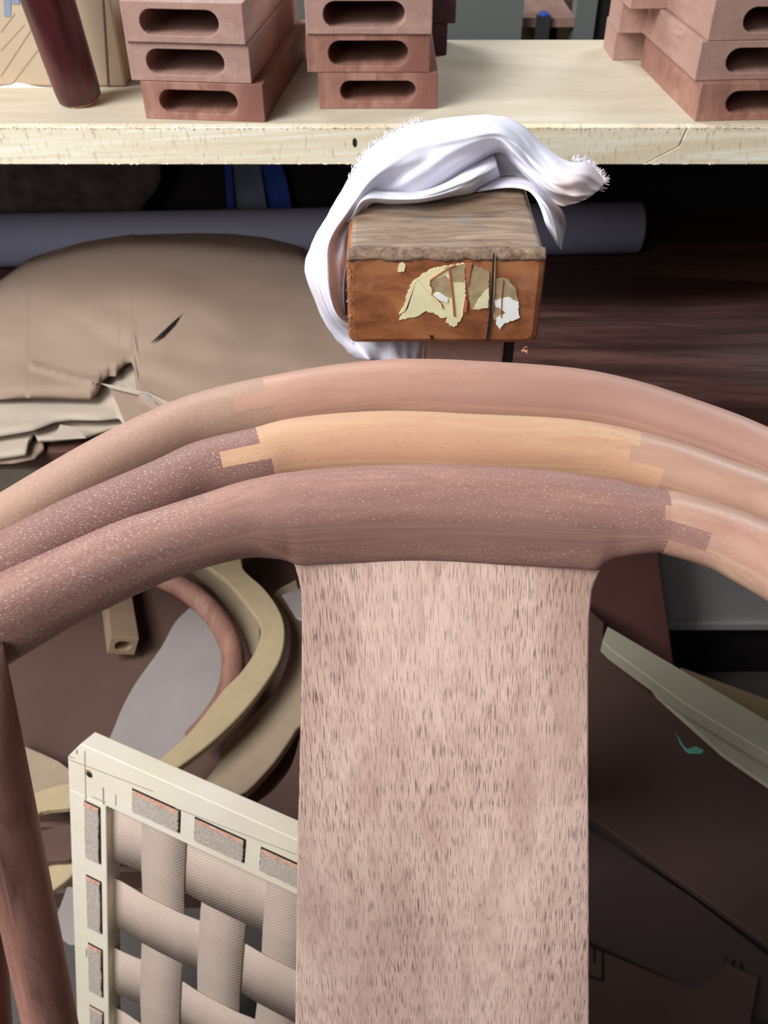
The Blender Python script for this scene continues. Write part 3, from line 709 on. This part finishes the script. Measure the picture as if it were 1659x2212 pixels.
on_front(jag([(440, 185), (470, 168), (490, 185), (480, 240), (430, 245)], 3, 14, 11), M_PAINT, 'paint_fleck', .0007)
def line_on(pts, w, m, nm, off):
    P = [Vector((x, y)) for x, y in pts]; l, r = [], []
    for i, p_ in enumerate(P):
        d = (P[min(i+1, len(P)-1)]-P[max(0, i-1)]).normalized(); n_ = Vector((-d.y, d.x))*w; l.append(tuple(p_+n_)); r.append(tuple(p_-n_))
    return on_front(l+r[::-1], m, nm, off)
M_SCR = plain('scratch_orange', srgb(186, 104, 48), .1, 60)
line_on([(830, 225), (848, 360), (860, 470), (870, 590)], 7, M_SCR, 'scratch', .0014)
line_on([(880, 190), (800, 232), (690, 305)], 5, M_SCR, 'scratch', .0014)
line_on([(684, 305), (680, 350), (705, 375), (700, 405), (688, 420)], 3, M_SCR, 'scratch', .0014)
line_on([(700, 425), (745, 465), (770, 490), (780, 530)], 3, M_SCR, 'scratch', .0014)
line_on([(1250, 310), (1240, 420), (1235, 600)], 4, M_SCR, 'scratch', .0014)
on_front([(960, 180), (1010, 175), (985, 330), (975, 360), (962, 300)], M_SCR, 'scratch', .0013)
on_front([(955, 440), (975, 470), (965, 560), (935, 560)], M_SCR, 'scratch', .0013)
on_front([(1172, 100), (1186, 110), (1184, 250), (1176, 420), (1160, 560), (1150, 700), (1132, 790), (1118, 760), (1140, 600), (1156, 420), (1166, 230)], M_BLACK, 'deep_crack', .0016, 'dark vertical crack')
on_front([(1186, 110), (1192, 110), (1190, 260), (1182, 430), (1168, 560), (1176, 420)], M_PAINTD, 'crack_lip', .0018)
on_front(jag([(680, 740), (700, 735), (702, 765), (684, 770)], 2, 10, 2), M_BLACK, 'pit', .0009)
for k in range(34):
    x = 25+random.uniform(0, 38); y = random.uniform(180, 740); s_ = random.uniform(3, 10)
    on_front([(x, y), (x+s_, y+2), (x+s_*.8, y+s_*1.6), (x-2, y+s_*1.2)], M_PAINTD if k % 2 else M_RAW, 'flake', .0005)
random.seed(5)
q = PY(1133, 757, YK+.004)
sp = [q+Vector((random.uniform(-.002, .002), random.uniform(-.002, .002), -.0008*k)) for k in range(-3, 3)]
tube('shaving', sp, [.0004, .001, .0013, .001, .0012, .0004], M_RAW, bk, n=8, label='curled wood shaving under the edge')
pz0, pz1 = PY(922, 760, YK+.02), PY(1088, 760, YK+.02)
box('support_post', (pz0.x, YK+.018, 0), (pz1.x, YK+.09, zlo+.001), M_PIECE, bk, bevel=.002)
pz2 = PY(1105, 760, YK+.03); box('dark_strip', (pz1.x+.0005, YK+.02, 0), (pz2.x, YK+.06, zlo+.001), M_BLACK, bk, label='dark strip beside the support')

# ---------------------------------------------------------------- rag
rg = thing('rag', (.0, YK+.1, zt), 'crumpled frayed white cotton rag draped over the varnished block', 'rag')
def loft(name, rows, nu, nv, amp, seed, m=None, fray=None, lab=None):
    R_ = [cr(r_, nv) for r_ in rows]; ncol = len(R_[0]); cols = [cr([tuple(R_[i][j]) for i in range(len(R_))], nu) for j in range(ncol)]
    nrow = len(cols[0]); V = []
    for i in range(nrow):
        for j in range(ncol):
            x, y, d = cols[j][i]
            u = j/(ncol-1)
            w = math.sin(u*math.pi)**.5 if 0 < u < 1 else 0
            k = noise.noise(Vector((i/nu*.55, u*3.2, seed))) + .5*noise.noise(Vector((i/nu*.8, u*8, seed+5)))
            rid = 1-abs(noise.noise(Vector((i/nu*.35, u*4.5, seed+11))))*2.6
            d2 = d+amp*k*w*1.2-amp*.6*max(0, rid)*w
            if fray and j == 0:
                x += random.uniform(-fray, fray)*.7; y += random.uniform(-fray, fray)
            V.append(PD(x, y, d2))
    return mesh(name, V, grid_faces(nrow, ncol), m or M_CLOTH, rg, smooth=True, solid=.0009, sub=1, label=lab)
A = [[(768, 777, .678), (815, 778, .668), (865, 777, .667), (912, 775, .675)],
     [(735, 745, .668), (790, 735, .668), (850, 725, .672), (905, 715, .676)],
     [(692, 680, .655), (722, 684, .642), (752, 688, .655), (785, 688, .674)],
     [(658, 588, .650), (690, 590, .628), (735, 590, .638), (765, 590, .662)],
     [(668, 535, .655), (700, 530, .632), (730, 520, .645), (775, 505, .665)],
     [(705, 465, .665), (735, 462, .640), (765, 465, .650), (790, 452, .668)],
     [(752, 385, .675), (780, 395, .652), (800, 415, .648), (830, 430, .668)],
     [(800, 315, .690), (830, 340, .660), (852, 384, .650), (880, 430, .664)],
     [(880, 270, .700), (900, 300, .665), (922, 350, .652), (938, 412, .668)],
     [(970, 252, .708), (975, 285, .670), (990, 326, .656), (1004, 372, .676)],
     [(1060, 247, .710), (1062, 275, .672), (1068, 302, .660), (1075, 330, .682)],
     [(1120, 262, .706), (1116, 295, .670), (1112, 328, .658), (1108, 356, .680)],
     [(1175, 310, .698), (1162, 345, .665), (1150, 372, .655), (1140, 388, .676)],
     [(1225, 345, .690), (1212, 380, .660), (1192, 408, .654), (1176, 420, .670)],
     [(1272, 350, .690), (1262, 388, .662), (1238, 422, .660), (1212, 445, .668)],
     [(1308, 392, .688), (1298, 408, .672), (1272, 428, .668), (1242, 441, .674)]]
loft('bunched_fold', A, 6, 7, .010, 2.0, fray=2.2)
B = [[(735, 470, .656), (745, 478, .647), (760, 485, .647), (770, 500, .655)],
     [(792, 400, .662), (785, 420, .640), (785, 437, .636), (800, 443, .648)],
     [(830, 408, .662), (835, 420, .644), (840, 432, .640), (850, 443, .652)],
     [(900, 412, .664), (905, 420, .641), (910, 430, .638), (915, 438, .651)],
     [(960, 393, .672), (965, 403, .646), (970, 415, .642), (975, 426, .656)],
     [(1005, 362, .682), (1010, 382, .652), (1012, 400, .648), (1020, 418, .662)],
     [(1040, 338, .692), (1045, 362, .664), (1040, 385, .658), (1035, 406, .668)],
     [(1062, 325, .702), (1072, 345, .678), (1077, 365, .674), (1082, 382, .684)]]
loft('front_fold', B, 6, 6, .004, 5.0)
C_ = [[(1010, 398, .694), (1018, 408, .674), (1025, 414, .668)],
      [(1080, 382, .692), (1085, 395, .672), (1090, 406, .666)],
      [(1140, 384, .686), (1135, 396, .668), (1133, 408, .662)],
      [(1172, 408, .676), (1162, 418, .656), (1153, 425, .656)],
      [(1212, 448, .672), (1188, 450, .652), (1168, 450, .650)],
      [(1224, 480, .672), (1202, 485, .652), (1178, 485, .650)],
      [(1217, 518, .668), (1206, 514, .654), (1192, 510, .656)],
      [(1213, 541, .668), (1210, 538, .662), (1205, 533, .662)]]
loft('hanging_flap', C_, 6, 6, .002, 8.0)
Dk = [[(1010, 290, .700), (1050, 300, .700), (1110, 318, .700)], [(1000, 345, .700), (1050, 355, .698), (1150, 368, .700)], [(985, 385, .695), (1040, 395, .694), (1140, 388, .695)]]
loft('inner_fold', Dk, 5, 5, .006, 9.0, lab='shaded pinkish inside of the rag')
loft('inner_layer', [[(758, 440, .695), (775, 440, .690), (790, 437, .684)], [(705, 530, .672), (735, 530, .665), (758, 522, .652)], [(690, 600, .667), (715, 600, .657), (743, 600, .638)],
     [(700, 680, .668), (725, 680, .658), (745, 680, .650)], [(745, 752, .678), (755, 749, .672), (766, 746, .664)]], 6, 6, .002, 13.0)
fv, ff = [], []
random.seed(11)
edge = [((752, 385), .676), ((775, 350), .682), ((800, 315), .69), ((840, 290), .695), ((880, 270), .70), ((910, 262), .702)]
edge2 = [((1235, 342), .69), ((1272, 348), .69), ((1290, 368), .689), ((1308, 390), .688), ((1296, 410), .683)]
for E_, n in ((edge, 90), (edge2, 110)):
    for k in range(n):
        s = random.uniform(0, len(E_)-1.001); i = int(s); t = s-i
        x = E_[i][0][0]*(1-t)+E_[i+1][0][0]*t; y = E_[i][0][1]*(1-t)+E_[i+1][0][1]*t; d = E_[i][1]*(1-t)+E_[i+1][1]*t
        a = random.uniform(-2.6, -.2) if E_ is edge else random.uniform(-1.8, .5); l = random.uniform(4, 13)
        p0, p1 = PD(x-math.cos(a)*5, y-math.sin(a)*5, d-.002), PD(x+math.cos(a)*l, y+math.sin(a)*l, d-.002+random.uniform(-.002, .002))
        w = Vector((-(p1-p0).z, 0, (p1-p0).x)).normalized()*.0005; b0 = len(fv)
        fv += [p0-w, p0+w, p1+w*.4, p1-w*.4]; ff.append((b0, b0+1, b0+2, b0+3))
tag(mesh('frayed_threads', fv, ff, M_CLOTH, rg, solid=.0004), kind='stuff')

# ---------------------------------------------------------------- woven seat frame, leaning
e1 = Vector((.905, -.426, 0)).normalized(); al = math.radians(16)
nt = Vector((-.426, -.905, 0)).normalized()
e2 = (Vector((0, 0, -1))*math.cos(al)+nt*math.sin(al)).normalized(); nf = e1.cross(e2).normalized()
if nf.y > 0: nf = -nf
O = PD(145, 1597, .93)     # virtual outer upper left corner
def fp_(x, y): p_ = PP(x, y, O, nf)-O; return p_.dot(e1), p_.dot(e2)
def F3(a, b, c=0): return O+e1*a+e2*b+nf*c
wf = thing('woven_seat_frame', (O.x+.2, O.y-.12, 0), 'pale square seat frame with woven beige webbing leaning on the floor at lower left', 'seat frame')
la = fp_(229, 1760)[0]; tb = fp_(235, 1744)[1]; TF = .022
WID, HEI = .41, (O.z-.012)/-e2.z
def fbox(nm, a0, a1, b0, b1, m=M_FRAME, c0=0, c1=None, parent=wf, bev=.0012, lab=None):
    c1 = -TF if c1 is None else c1
    v, f = box8(F3(a0, b0, c1), e1*(a1-a0), e2*(b1-b0), nf*(c0-c1)); return mesh(nm, v, f, m, parent, bevel=bev, label=lab)
ch = .017
prism('frame_rail', [F3(0, .022), F3(ch, -.002), F3(WID, -.002), F3(WID, tb), F3(0, tb)], nf*(-TF), M_FRAME, wf, bevel=.001)
fbox('frame_rail', 0, la, tb+.0003, HEI); fbox('frame_rail', WID-la, WID, tb+.0003, HEI)
fbox('frame_rail', la+.0003, WID-la-.0003, HEI-tb, HEI)
# webbing measured on the frame's plane
sc = 1/2.4397
V1 = [fp_(715*sc, 1560+520*sc)[0], fp_(945*sc, 1560+700*sc)[0]]; V2 = [fp_(1030*sc, 1560+900*sc)[0], fp_(1278*sc, 1560+1000*sc)[0]]
pitchx = (V2[0]-V1[0]); wv = V1[1]-V1[0]
hA = fp_(610*sc, 1560+500*sc)[1]; hB = fp_(610*sc, 1560+775*sc)[1]; hC = fp_(610*sc, 1560+890*sc)[1]; hD = fp_(610*sc, 1560+1145*sc)[1]; hE = fp_(610*sc, 1560+1262*sc)[1]
0 and print('weave', V1, V2, hA, hB, hC, hD, hE, 'frame', la, tb, 'HEI', HEI)
pitchy = hC-hA; wh = (hB-hA+hD-hC)/2
nV = int((WID-la-V1[0])/pitchx)+1; nH = int((HEI-tb-hA)/pitchy)+1
def strap(vertical, k):
    V = []; UV = []; n = 90
    if vertical: a0, a1 = V1[0]+k*pitchx, V1[0]+k*pitchx+wv; s0, s1 = tb-.004, HEI-tb+.004
    else: a0, a1 = hA+k*pitchy, hA+k*pitchy+wh; s0, s1 = la-.004, WID-la+.004
    if vertical and a1 > WID-la: a1 = WID-la-.001
    if not vertical and a1 > HEI-tb: a1 = HEI-tb-.001
    for i in range(n+1):
        s = s0+(s1-s0)*i/n
        if vertical: ph = (s-(hA+wh/2))/pitchy; sg = math.cos(math.pi*ph)*(1 if k % 2 == 0 else -1)
        else: ph = (s-(V1[0]+wv/2))/pitchx; sg = -math.cos(math.pi*ph)*(1 if k % 2 == 0 else -1)
        c = -.011+.0013*max(-1, min(1, sg*1.6))
        for j in range(3):
            a = a0+(a1-a0)*j/2+(.0004*noise.noise(Vector((s*60, k, j))) if j != 1 else 0)
            V.append(F3(a, s, c+(.0003 if j == 1 else 0)) if vertical else F3(s, a, c+(.0003 if j == 1 else 0)))
            UV.append((a-a0, s) if vertical else (s, a-a0))
    return mesh('webbing_strap', V, grid_faces(n+1, 3), M_WEB, wf, uvs=UV, solid=.0012, smooth=True)
for k in range(nV): strap(True, k)
for k in range(nH): strap(False, k)
# webbing ends standing in their slots
def slot_end(a0, a1, b0, b1, horiz):
    fbox('slot', a0-.0012, a1+.0012, b0-.0012, b1+.0012, M_BLACK, .0003, -.0004, bev=0)
    random.seed(int(a0*9999+b0*777)); n = 12; V = []
    rim = []
    for i in range(n): rim.append((a0+(a1-a0)*i/n, b0+random.uniform(0, .0012)))
    for i in range(n): rim.append((a1+random.uniform(-.001, .0005), b0+(b1-b0)*i/n))
    for i in range(n): rim.append((a1-(a1-a0)*i/n, b1+random.uniform(-.0012, .0006)))
    for i in range(n): rim.append((a0+random.uniform(-.0005, .0008), b1-(b1-b0)*i/n))
    o_ = prism('webbing_end', [F3(a, b, .0004) for a, b in rim], nf*.0022, M_WEBEND, wf, bevel=.0005, seg=1)
    if horiz: fr2 = [F3(a0, b0+.003, .003), F3(a1, b0+.003, .003), F3(a1-.001, b0-.0002, .0012), F3(a0+.001, b0-.0002, .0012)]
    else: fr2 = [F3(a0, b0+.0035, .003), F3(a1, b0+.0035, .003), F3(a1, b0-.0004, .0012), F3(a0, b0-.0004, .0012)]
    mesh('cut_edge', fr2, [(0, 1, 2, 3)], M_FRAY, o_, solid=.0006, label='orange singed cut edge')
a_0, a_1 = fp_(186, 1800)[0], fp_(216, 1800)[0]
for k in range(nH): slot_end(a_0, a_1, hA+k*pitchy-.002, hA+k*pitchy+wh+.0015, False); slot_end(WID-a_1, WID-a_0, hA+k*pitchy-.002, hA+k*pitchy+wh+.0015, False)
b_0 = fp_(280, 1560+345*sc)[1]; b_1 = fp_(270, 1560+445*sc)[1]
for k in range(nV):
    if V1[0]+k*pitchx+wv < WID-la+.01: slot_end(V1[0]+k*pitchx-.003, V1[0]+k*pitchx+wv-.001, b_0, b_1, True)
def pline(pts, w=.0005): 
    A_, B_ = F3(*fp_(*pts[0]), .0005), F3(*fp_(*pts[1]), .0005); d = (B_-A_).normalized().cross(nf)*w
    mesh('pencil_line', [A_-d, B_-d, B_+d, A_+d], [(0, 1, 2, 3)], M_PENCIL, wf, solid=.0003)
for l_ in (((183, 1622), (186, 1752)), ((150, 1640), (330, 1708)), ((223, 1700), (224, 1738)), ((250, 1716), (250, 1740)), ((200, 1720), (228, 1732)), ((166, 1618), (166, 1628)), ((148, 1632), (160, 1637)),
           ((380, 1745), (640, 1845)), ((186, 1888), (187, 1915)), ((187, 2048), (187, 2066))): pline(l_)
ha, hb_ = fp_(192, 1670)
mesh('screw_hole', [F3(ha+.0042*math.cos(t_*math.pi/8), hb_+.0042*math.sin(t_*math.pi/8), .0006) for t_ in range(16)], [tuple(range(16))], M_OLIVE, wf, solid=.0005)
mesh('screw_hole', [F3(ha+.0012+.0030*math.cos(t_*math.pi/8), hb_+.0008+.0030*math.sin(t_*math.pi/8), .0010) for t_ in range(16)], [tuple(range(16))], M_BLACK, wf, solid=.0004)

# ---------------------------------------------------------------- pile on the floor, left opening
def plate(name, pts, z, th, m, label, cat, smooth=False, group=None, n=4, tilt=None, bev=.0015):
    P = [(x, y, 0) for x, y in pts]
    if smooth: P = [tuple(p_) for p_ in cr(P+[P[0]], n)][:-1]
    if tilt: V = [PP(x, y, *tilt) for x, y, _ in P]; ext = tilt[1]*(-th)
    else: V = [PZ(x, y, z) for x, y, _ in P]; ext = Vector((0, 0, -th))
    return tag(prism(name, V, ext, m, None, bevel=bev, seg=1), label, cat, group)
ZP = .24
cr8 = thing('sheet_pallet', (0, 1.0, 0), 'low pile of dark brown board sheets lying on the floor under the bench', 'board pile')
for k in range(5): box('board_sheet', (-.95+.01*k, .66+.006*k, .001+k*.047), (.19-.004*k, 1.49, .045+k*.047), M_BRN, cr8, bevel=.002)
plate('white_paper', [(410, 1311), (447, 1336), (475, 1377), (484, 1426), (463, 1520), (410, 1590), (348, 1640), (238, 1625), (250, 1561), (287, 1483), (348, 1397), (377, 1344)], .262, .012, M_GREY, 'pale grey board with a curved edge behind the woven frame', 'board', True)
plate('template', [(640, 1250), (655, 1330), (655, 1540), (640, 1575), (615, 1614), (580, 1660), (516, 1717), (440, 1700), (470, 1650), (478, 1618), (500, 1590), (560, 1530), (605, 1470), (625, 1400), (622, 1340), (590, 1285)], .275, .016, M_MDF2, 'broad pale curved board lying under the yellow curved template', 'template', True, 'curved cut boards on the floor')
plate('template', [(400, 1205), (470, 1210), (520, 1270), (556, 1330), (562, 1370), (556, 1410), (543, 1412), (525, 1370), (500, 1320), (455, 1265), (410, 1230)], .285, .012, M_MDF2, 'pale curved board inside the bend of the yellow template', 'template', True, 'curved cut boards on the floor')
S_out = [(520, 1180), (522, 1210), (529, 1233), (570, 1270), (602, 1315), (615, 1360), (607, 1418), (574, 1475), (525, 1537), (471, 1590), (426, 1627), (373, 1664), (310, 1700)]
S_in = [(290, 1680), (330, 1650), (400, 1590), (440, 1545), (482, 1490), (517, 1455), (548, 1412), (562, 1375), (560, 1345), (537, 1312), (508, 1275), (484, 1250), (455, 1228), (425, 1205), (420, 1180)]
So = [tuple(p_)[:2] for p_ in cr([(x, y, 0) for x, y in S_out], 4)]; Si = [tuple(p_)[:2] for p_ in cr([(x, y, 0) for x, y in S_in], 4)]
plate('template', So+Si, .325, .012, M_MDF, 'yellowish curved template board lying uppermost behind the splat', 'template', False, 'curved cut boards on the floor')
plate('template', [(655, 1560), (655, 1800), (600, 1780), (540, 1750), (590, 1705), (630, 1650)], .268, .01, M_BRN, 'brown curved board tip right above the woven frame', 'template', True, 'curved cut boards on the floor')
plate('paper_scrap', [(608, 1284), (650, 1268), (665, 1345), (640, 1335)], .300, .004, M_GREY, 'small white board corner left of the splat', 'board')
sl_ = [PZ(x, y, .2765) for x, y in ((566, 1590), (575, 1575), (583, 1556), (580, 1572), (572, 1588))]
arm = [PZ(x, y, z) for x, y, z in ((320, 1225, .33), (352, 1248, .325), (393, 1268, .32), (443, 1307, .312), (478, 1350, .305), (500, 1400, .30), (503, 1450, .298), (490, 1505, .295), (455, 1560, .29), (420, 1600, .287))]
arm = cr([tuple(a) for a in arm], 4)
tag(tube('bent_arm', arm, [.0165]*len(arm), M_PIECE2, None, n=22), 'rosy bent wooden chair arm lying on the pile behind the woven frame', 'chair arm')
# hollow bar
hb = slotted('hollow_bar', .040, .032, .22, .024, .016, M_BAR, None, depth=.15)
q = PZ(262, 1412, .262); hb.location = q-Vector((.021, 0, 0)); hb.rotation_euler = (math.radians(-6), math.radians(22), math.radians(16))
tag(hb, 'short hollow slotted wood bar pointing down in the left opening', 'wood blank')
for k, (pts, z, m, lb) in enumerate((([(30, 1600), (150, 1660), (160, 1740), (20, 1720)], .262, M_MDF2, 'pale board corner left of the woven frame, topmost'),
        ([(30, 1735), (90, 1705), (160, 1692), (160, 1740), (90, 1752), (30, 1790)], .285, M_MDF, 'yellowish curved strip left of the woven frame, upper'),
        ([(40, 1810), (100, 1790), (160, 1782), (160, 1850), (100, 1860), (40, 1880)], .275, M_BRN, 'brown curved strip left of the woven frame, middle'),
        ([(50, 1895), (110, 1865), (160, 1855), (160, 1885), (118, 1920), (60, 1960)], .262, M_MDF, 'yellowish curved strip left of the woven frame, lowest'))):
    plate('curved_strip', pts, z, .010, m, lb, 'template', True, 'curved strips left of the woven frame')
plate('paper_scrap', [(110, 2010), (150, 1900), (175, 1900), (175, 2040), (150, 2040)], .05, .004, M_GREY, 'pale scrap on the floor left of the woven frame', 'board')

# ---------------------------------------------------------------- right opening
rb = tag(prism('red_board', [PY(x, y, 1.0) for x, y in ((1190, 1110), (1412, 1110), (1425, 1215), (1456, 1440), (1470, 1546), (1200, 1546))], (0, .018, 0), M_RBOARD, None, bevel=.002), 'reddish brown board standing upright right behind the splat', 'board')
gb = thing('grey_case', (.6, 1.3, 0), 'flat grey case with a pale lower lip under the bench at right', 'case')
g0 = PY(1430, 1350, 1.08); g1 = PY(1430, 1190, 1.08)
box('case_body', (g0.x-.10, 1.082, g0.z), (.9, 1.17, g1.z), M_CASE, gb, bevel=.004)
box('lip', (g0.x-.10, 1.072, g0.z-.006), (.9, 1.082, g0.z+.012), M_CASE, gb, bevel=.003)
box('base', (g0.x-.08, 1.10, 0), (.88, 1.16, g0.z-.006), M_BLACK, gb)
plate('olive_board', [(1470, 1440), (1700, 1525), (1700, 1600), (1480, 1490)], .20, .02, M_OLIVE, 'olive yellow board lying behind the pale strip at right', 'board')
plate('pale_strip', [(1313, 1352), (1500, 1462), (1720, 1592), (1720, 1664), (1480, 1520), (1322, 1405), (1301, 1385)], .33, .022, M_STRIP, 'long pale grey green strip running diagonally down to the right edge', 'wood strip')
plate('second_strip', [(1395, 1470), (1560, 1570), (1720, 1672), (1720, 1740), (1560, 1630), (1420, 1505)], .285, .006, M_STRIP, 'second pale strip lying below the long diagonal strip', 'wood strip')
nA = Vector((.12, -.18, 1)).normalized(); tA = (PZ(1400, 1600, .262), nA)
pnl = plate('brown_panel', [(1180, 1250), (1268, 1310), (1306, 1345), (1303, 1392), (1400, 1490), (1540, 1600), (1720, 1745), (1720, 2085), (1500, 1925), (1275, 1765), (1180, 1700)], 0, .012, M_PANEL, 'large shade-darkened brown sheet with a green chalk mark right of the splat', 'board', tilt=tA)
c_ = []
for p_ in (((1460, 1583), (1478, 1612), (1485, 1618), (1503, 1612), (1520, 1620), (1516, 1628), (1490, 1628), (1482, 1624), (1470, 1608)),):
    V = [PP(x, y, tA[0]+nA*.0009, nA) for x, y in p_]
    prism('chalk_mark', V, nA*(-.0006), M_CHALK, pnl, label='small green chalk mark')
tB = (PZ(1400, 1900, .235)-Vector((0, 0, .015)), nA)
plate('lower_panel', [(1180, 1720), (1275, 1790), (1500, 1940), (1720, 2110), (1720, 2230), (1640, 2200), (1180, 1990)], 0, .012, M_PANEL2, 'shade-darkened reddish sheet lying under the large brown sheet', 'board', tilt=tB)
cx_ = thing('carton', (.3, .4, 0), 'brown corrugated carton at the lower right corner with a printed square', 'box')
zc_ = .195
poly = [PZ(x, y, zc_) for x, y in ((1180, 1905), (1275, 1948), (1640, 2110), (1600, 2330), (1180, 2330))]
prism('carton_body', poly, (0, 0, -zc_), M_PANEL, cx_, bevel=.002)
def cmark(a, b, w=.0016):
    A_, B_ = PZ(*a, zc_+.0006), PZ(*b, zc_+.0006); d = Vector((-(B_-A_).y, (B_-A_).x, 0)).normalized()*w
    mesh('printed_line', [A_-d, B_-d, B_+d, A_+d], [(0, 1, 2, 3)], M_BLACK, cx_, solid=.0004)
for a, b in (((1270, 2018), (1302, 2028)), ((1302, 2028), (1302, 2118)), ((1302, 2118), (1270, 2108)), ((1284, 2046), (1284, 2080))): cmark(a, b)
for k in range(14):
    t = .30+k*.045; x, y = 1275+365*t, 1948+162*t+3
    q = PZ(x, y, zc_+.0012); tube('flute', [q, q+Vector((.004, .007, 0))], [.0011, .0011], M_BLACK, cx_, n=6)
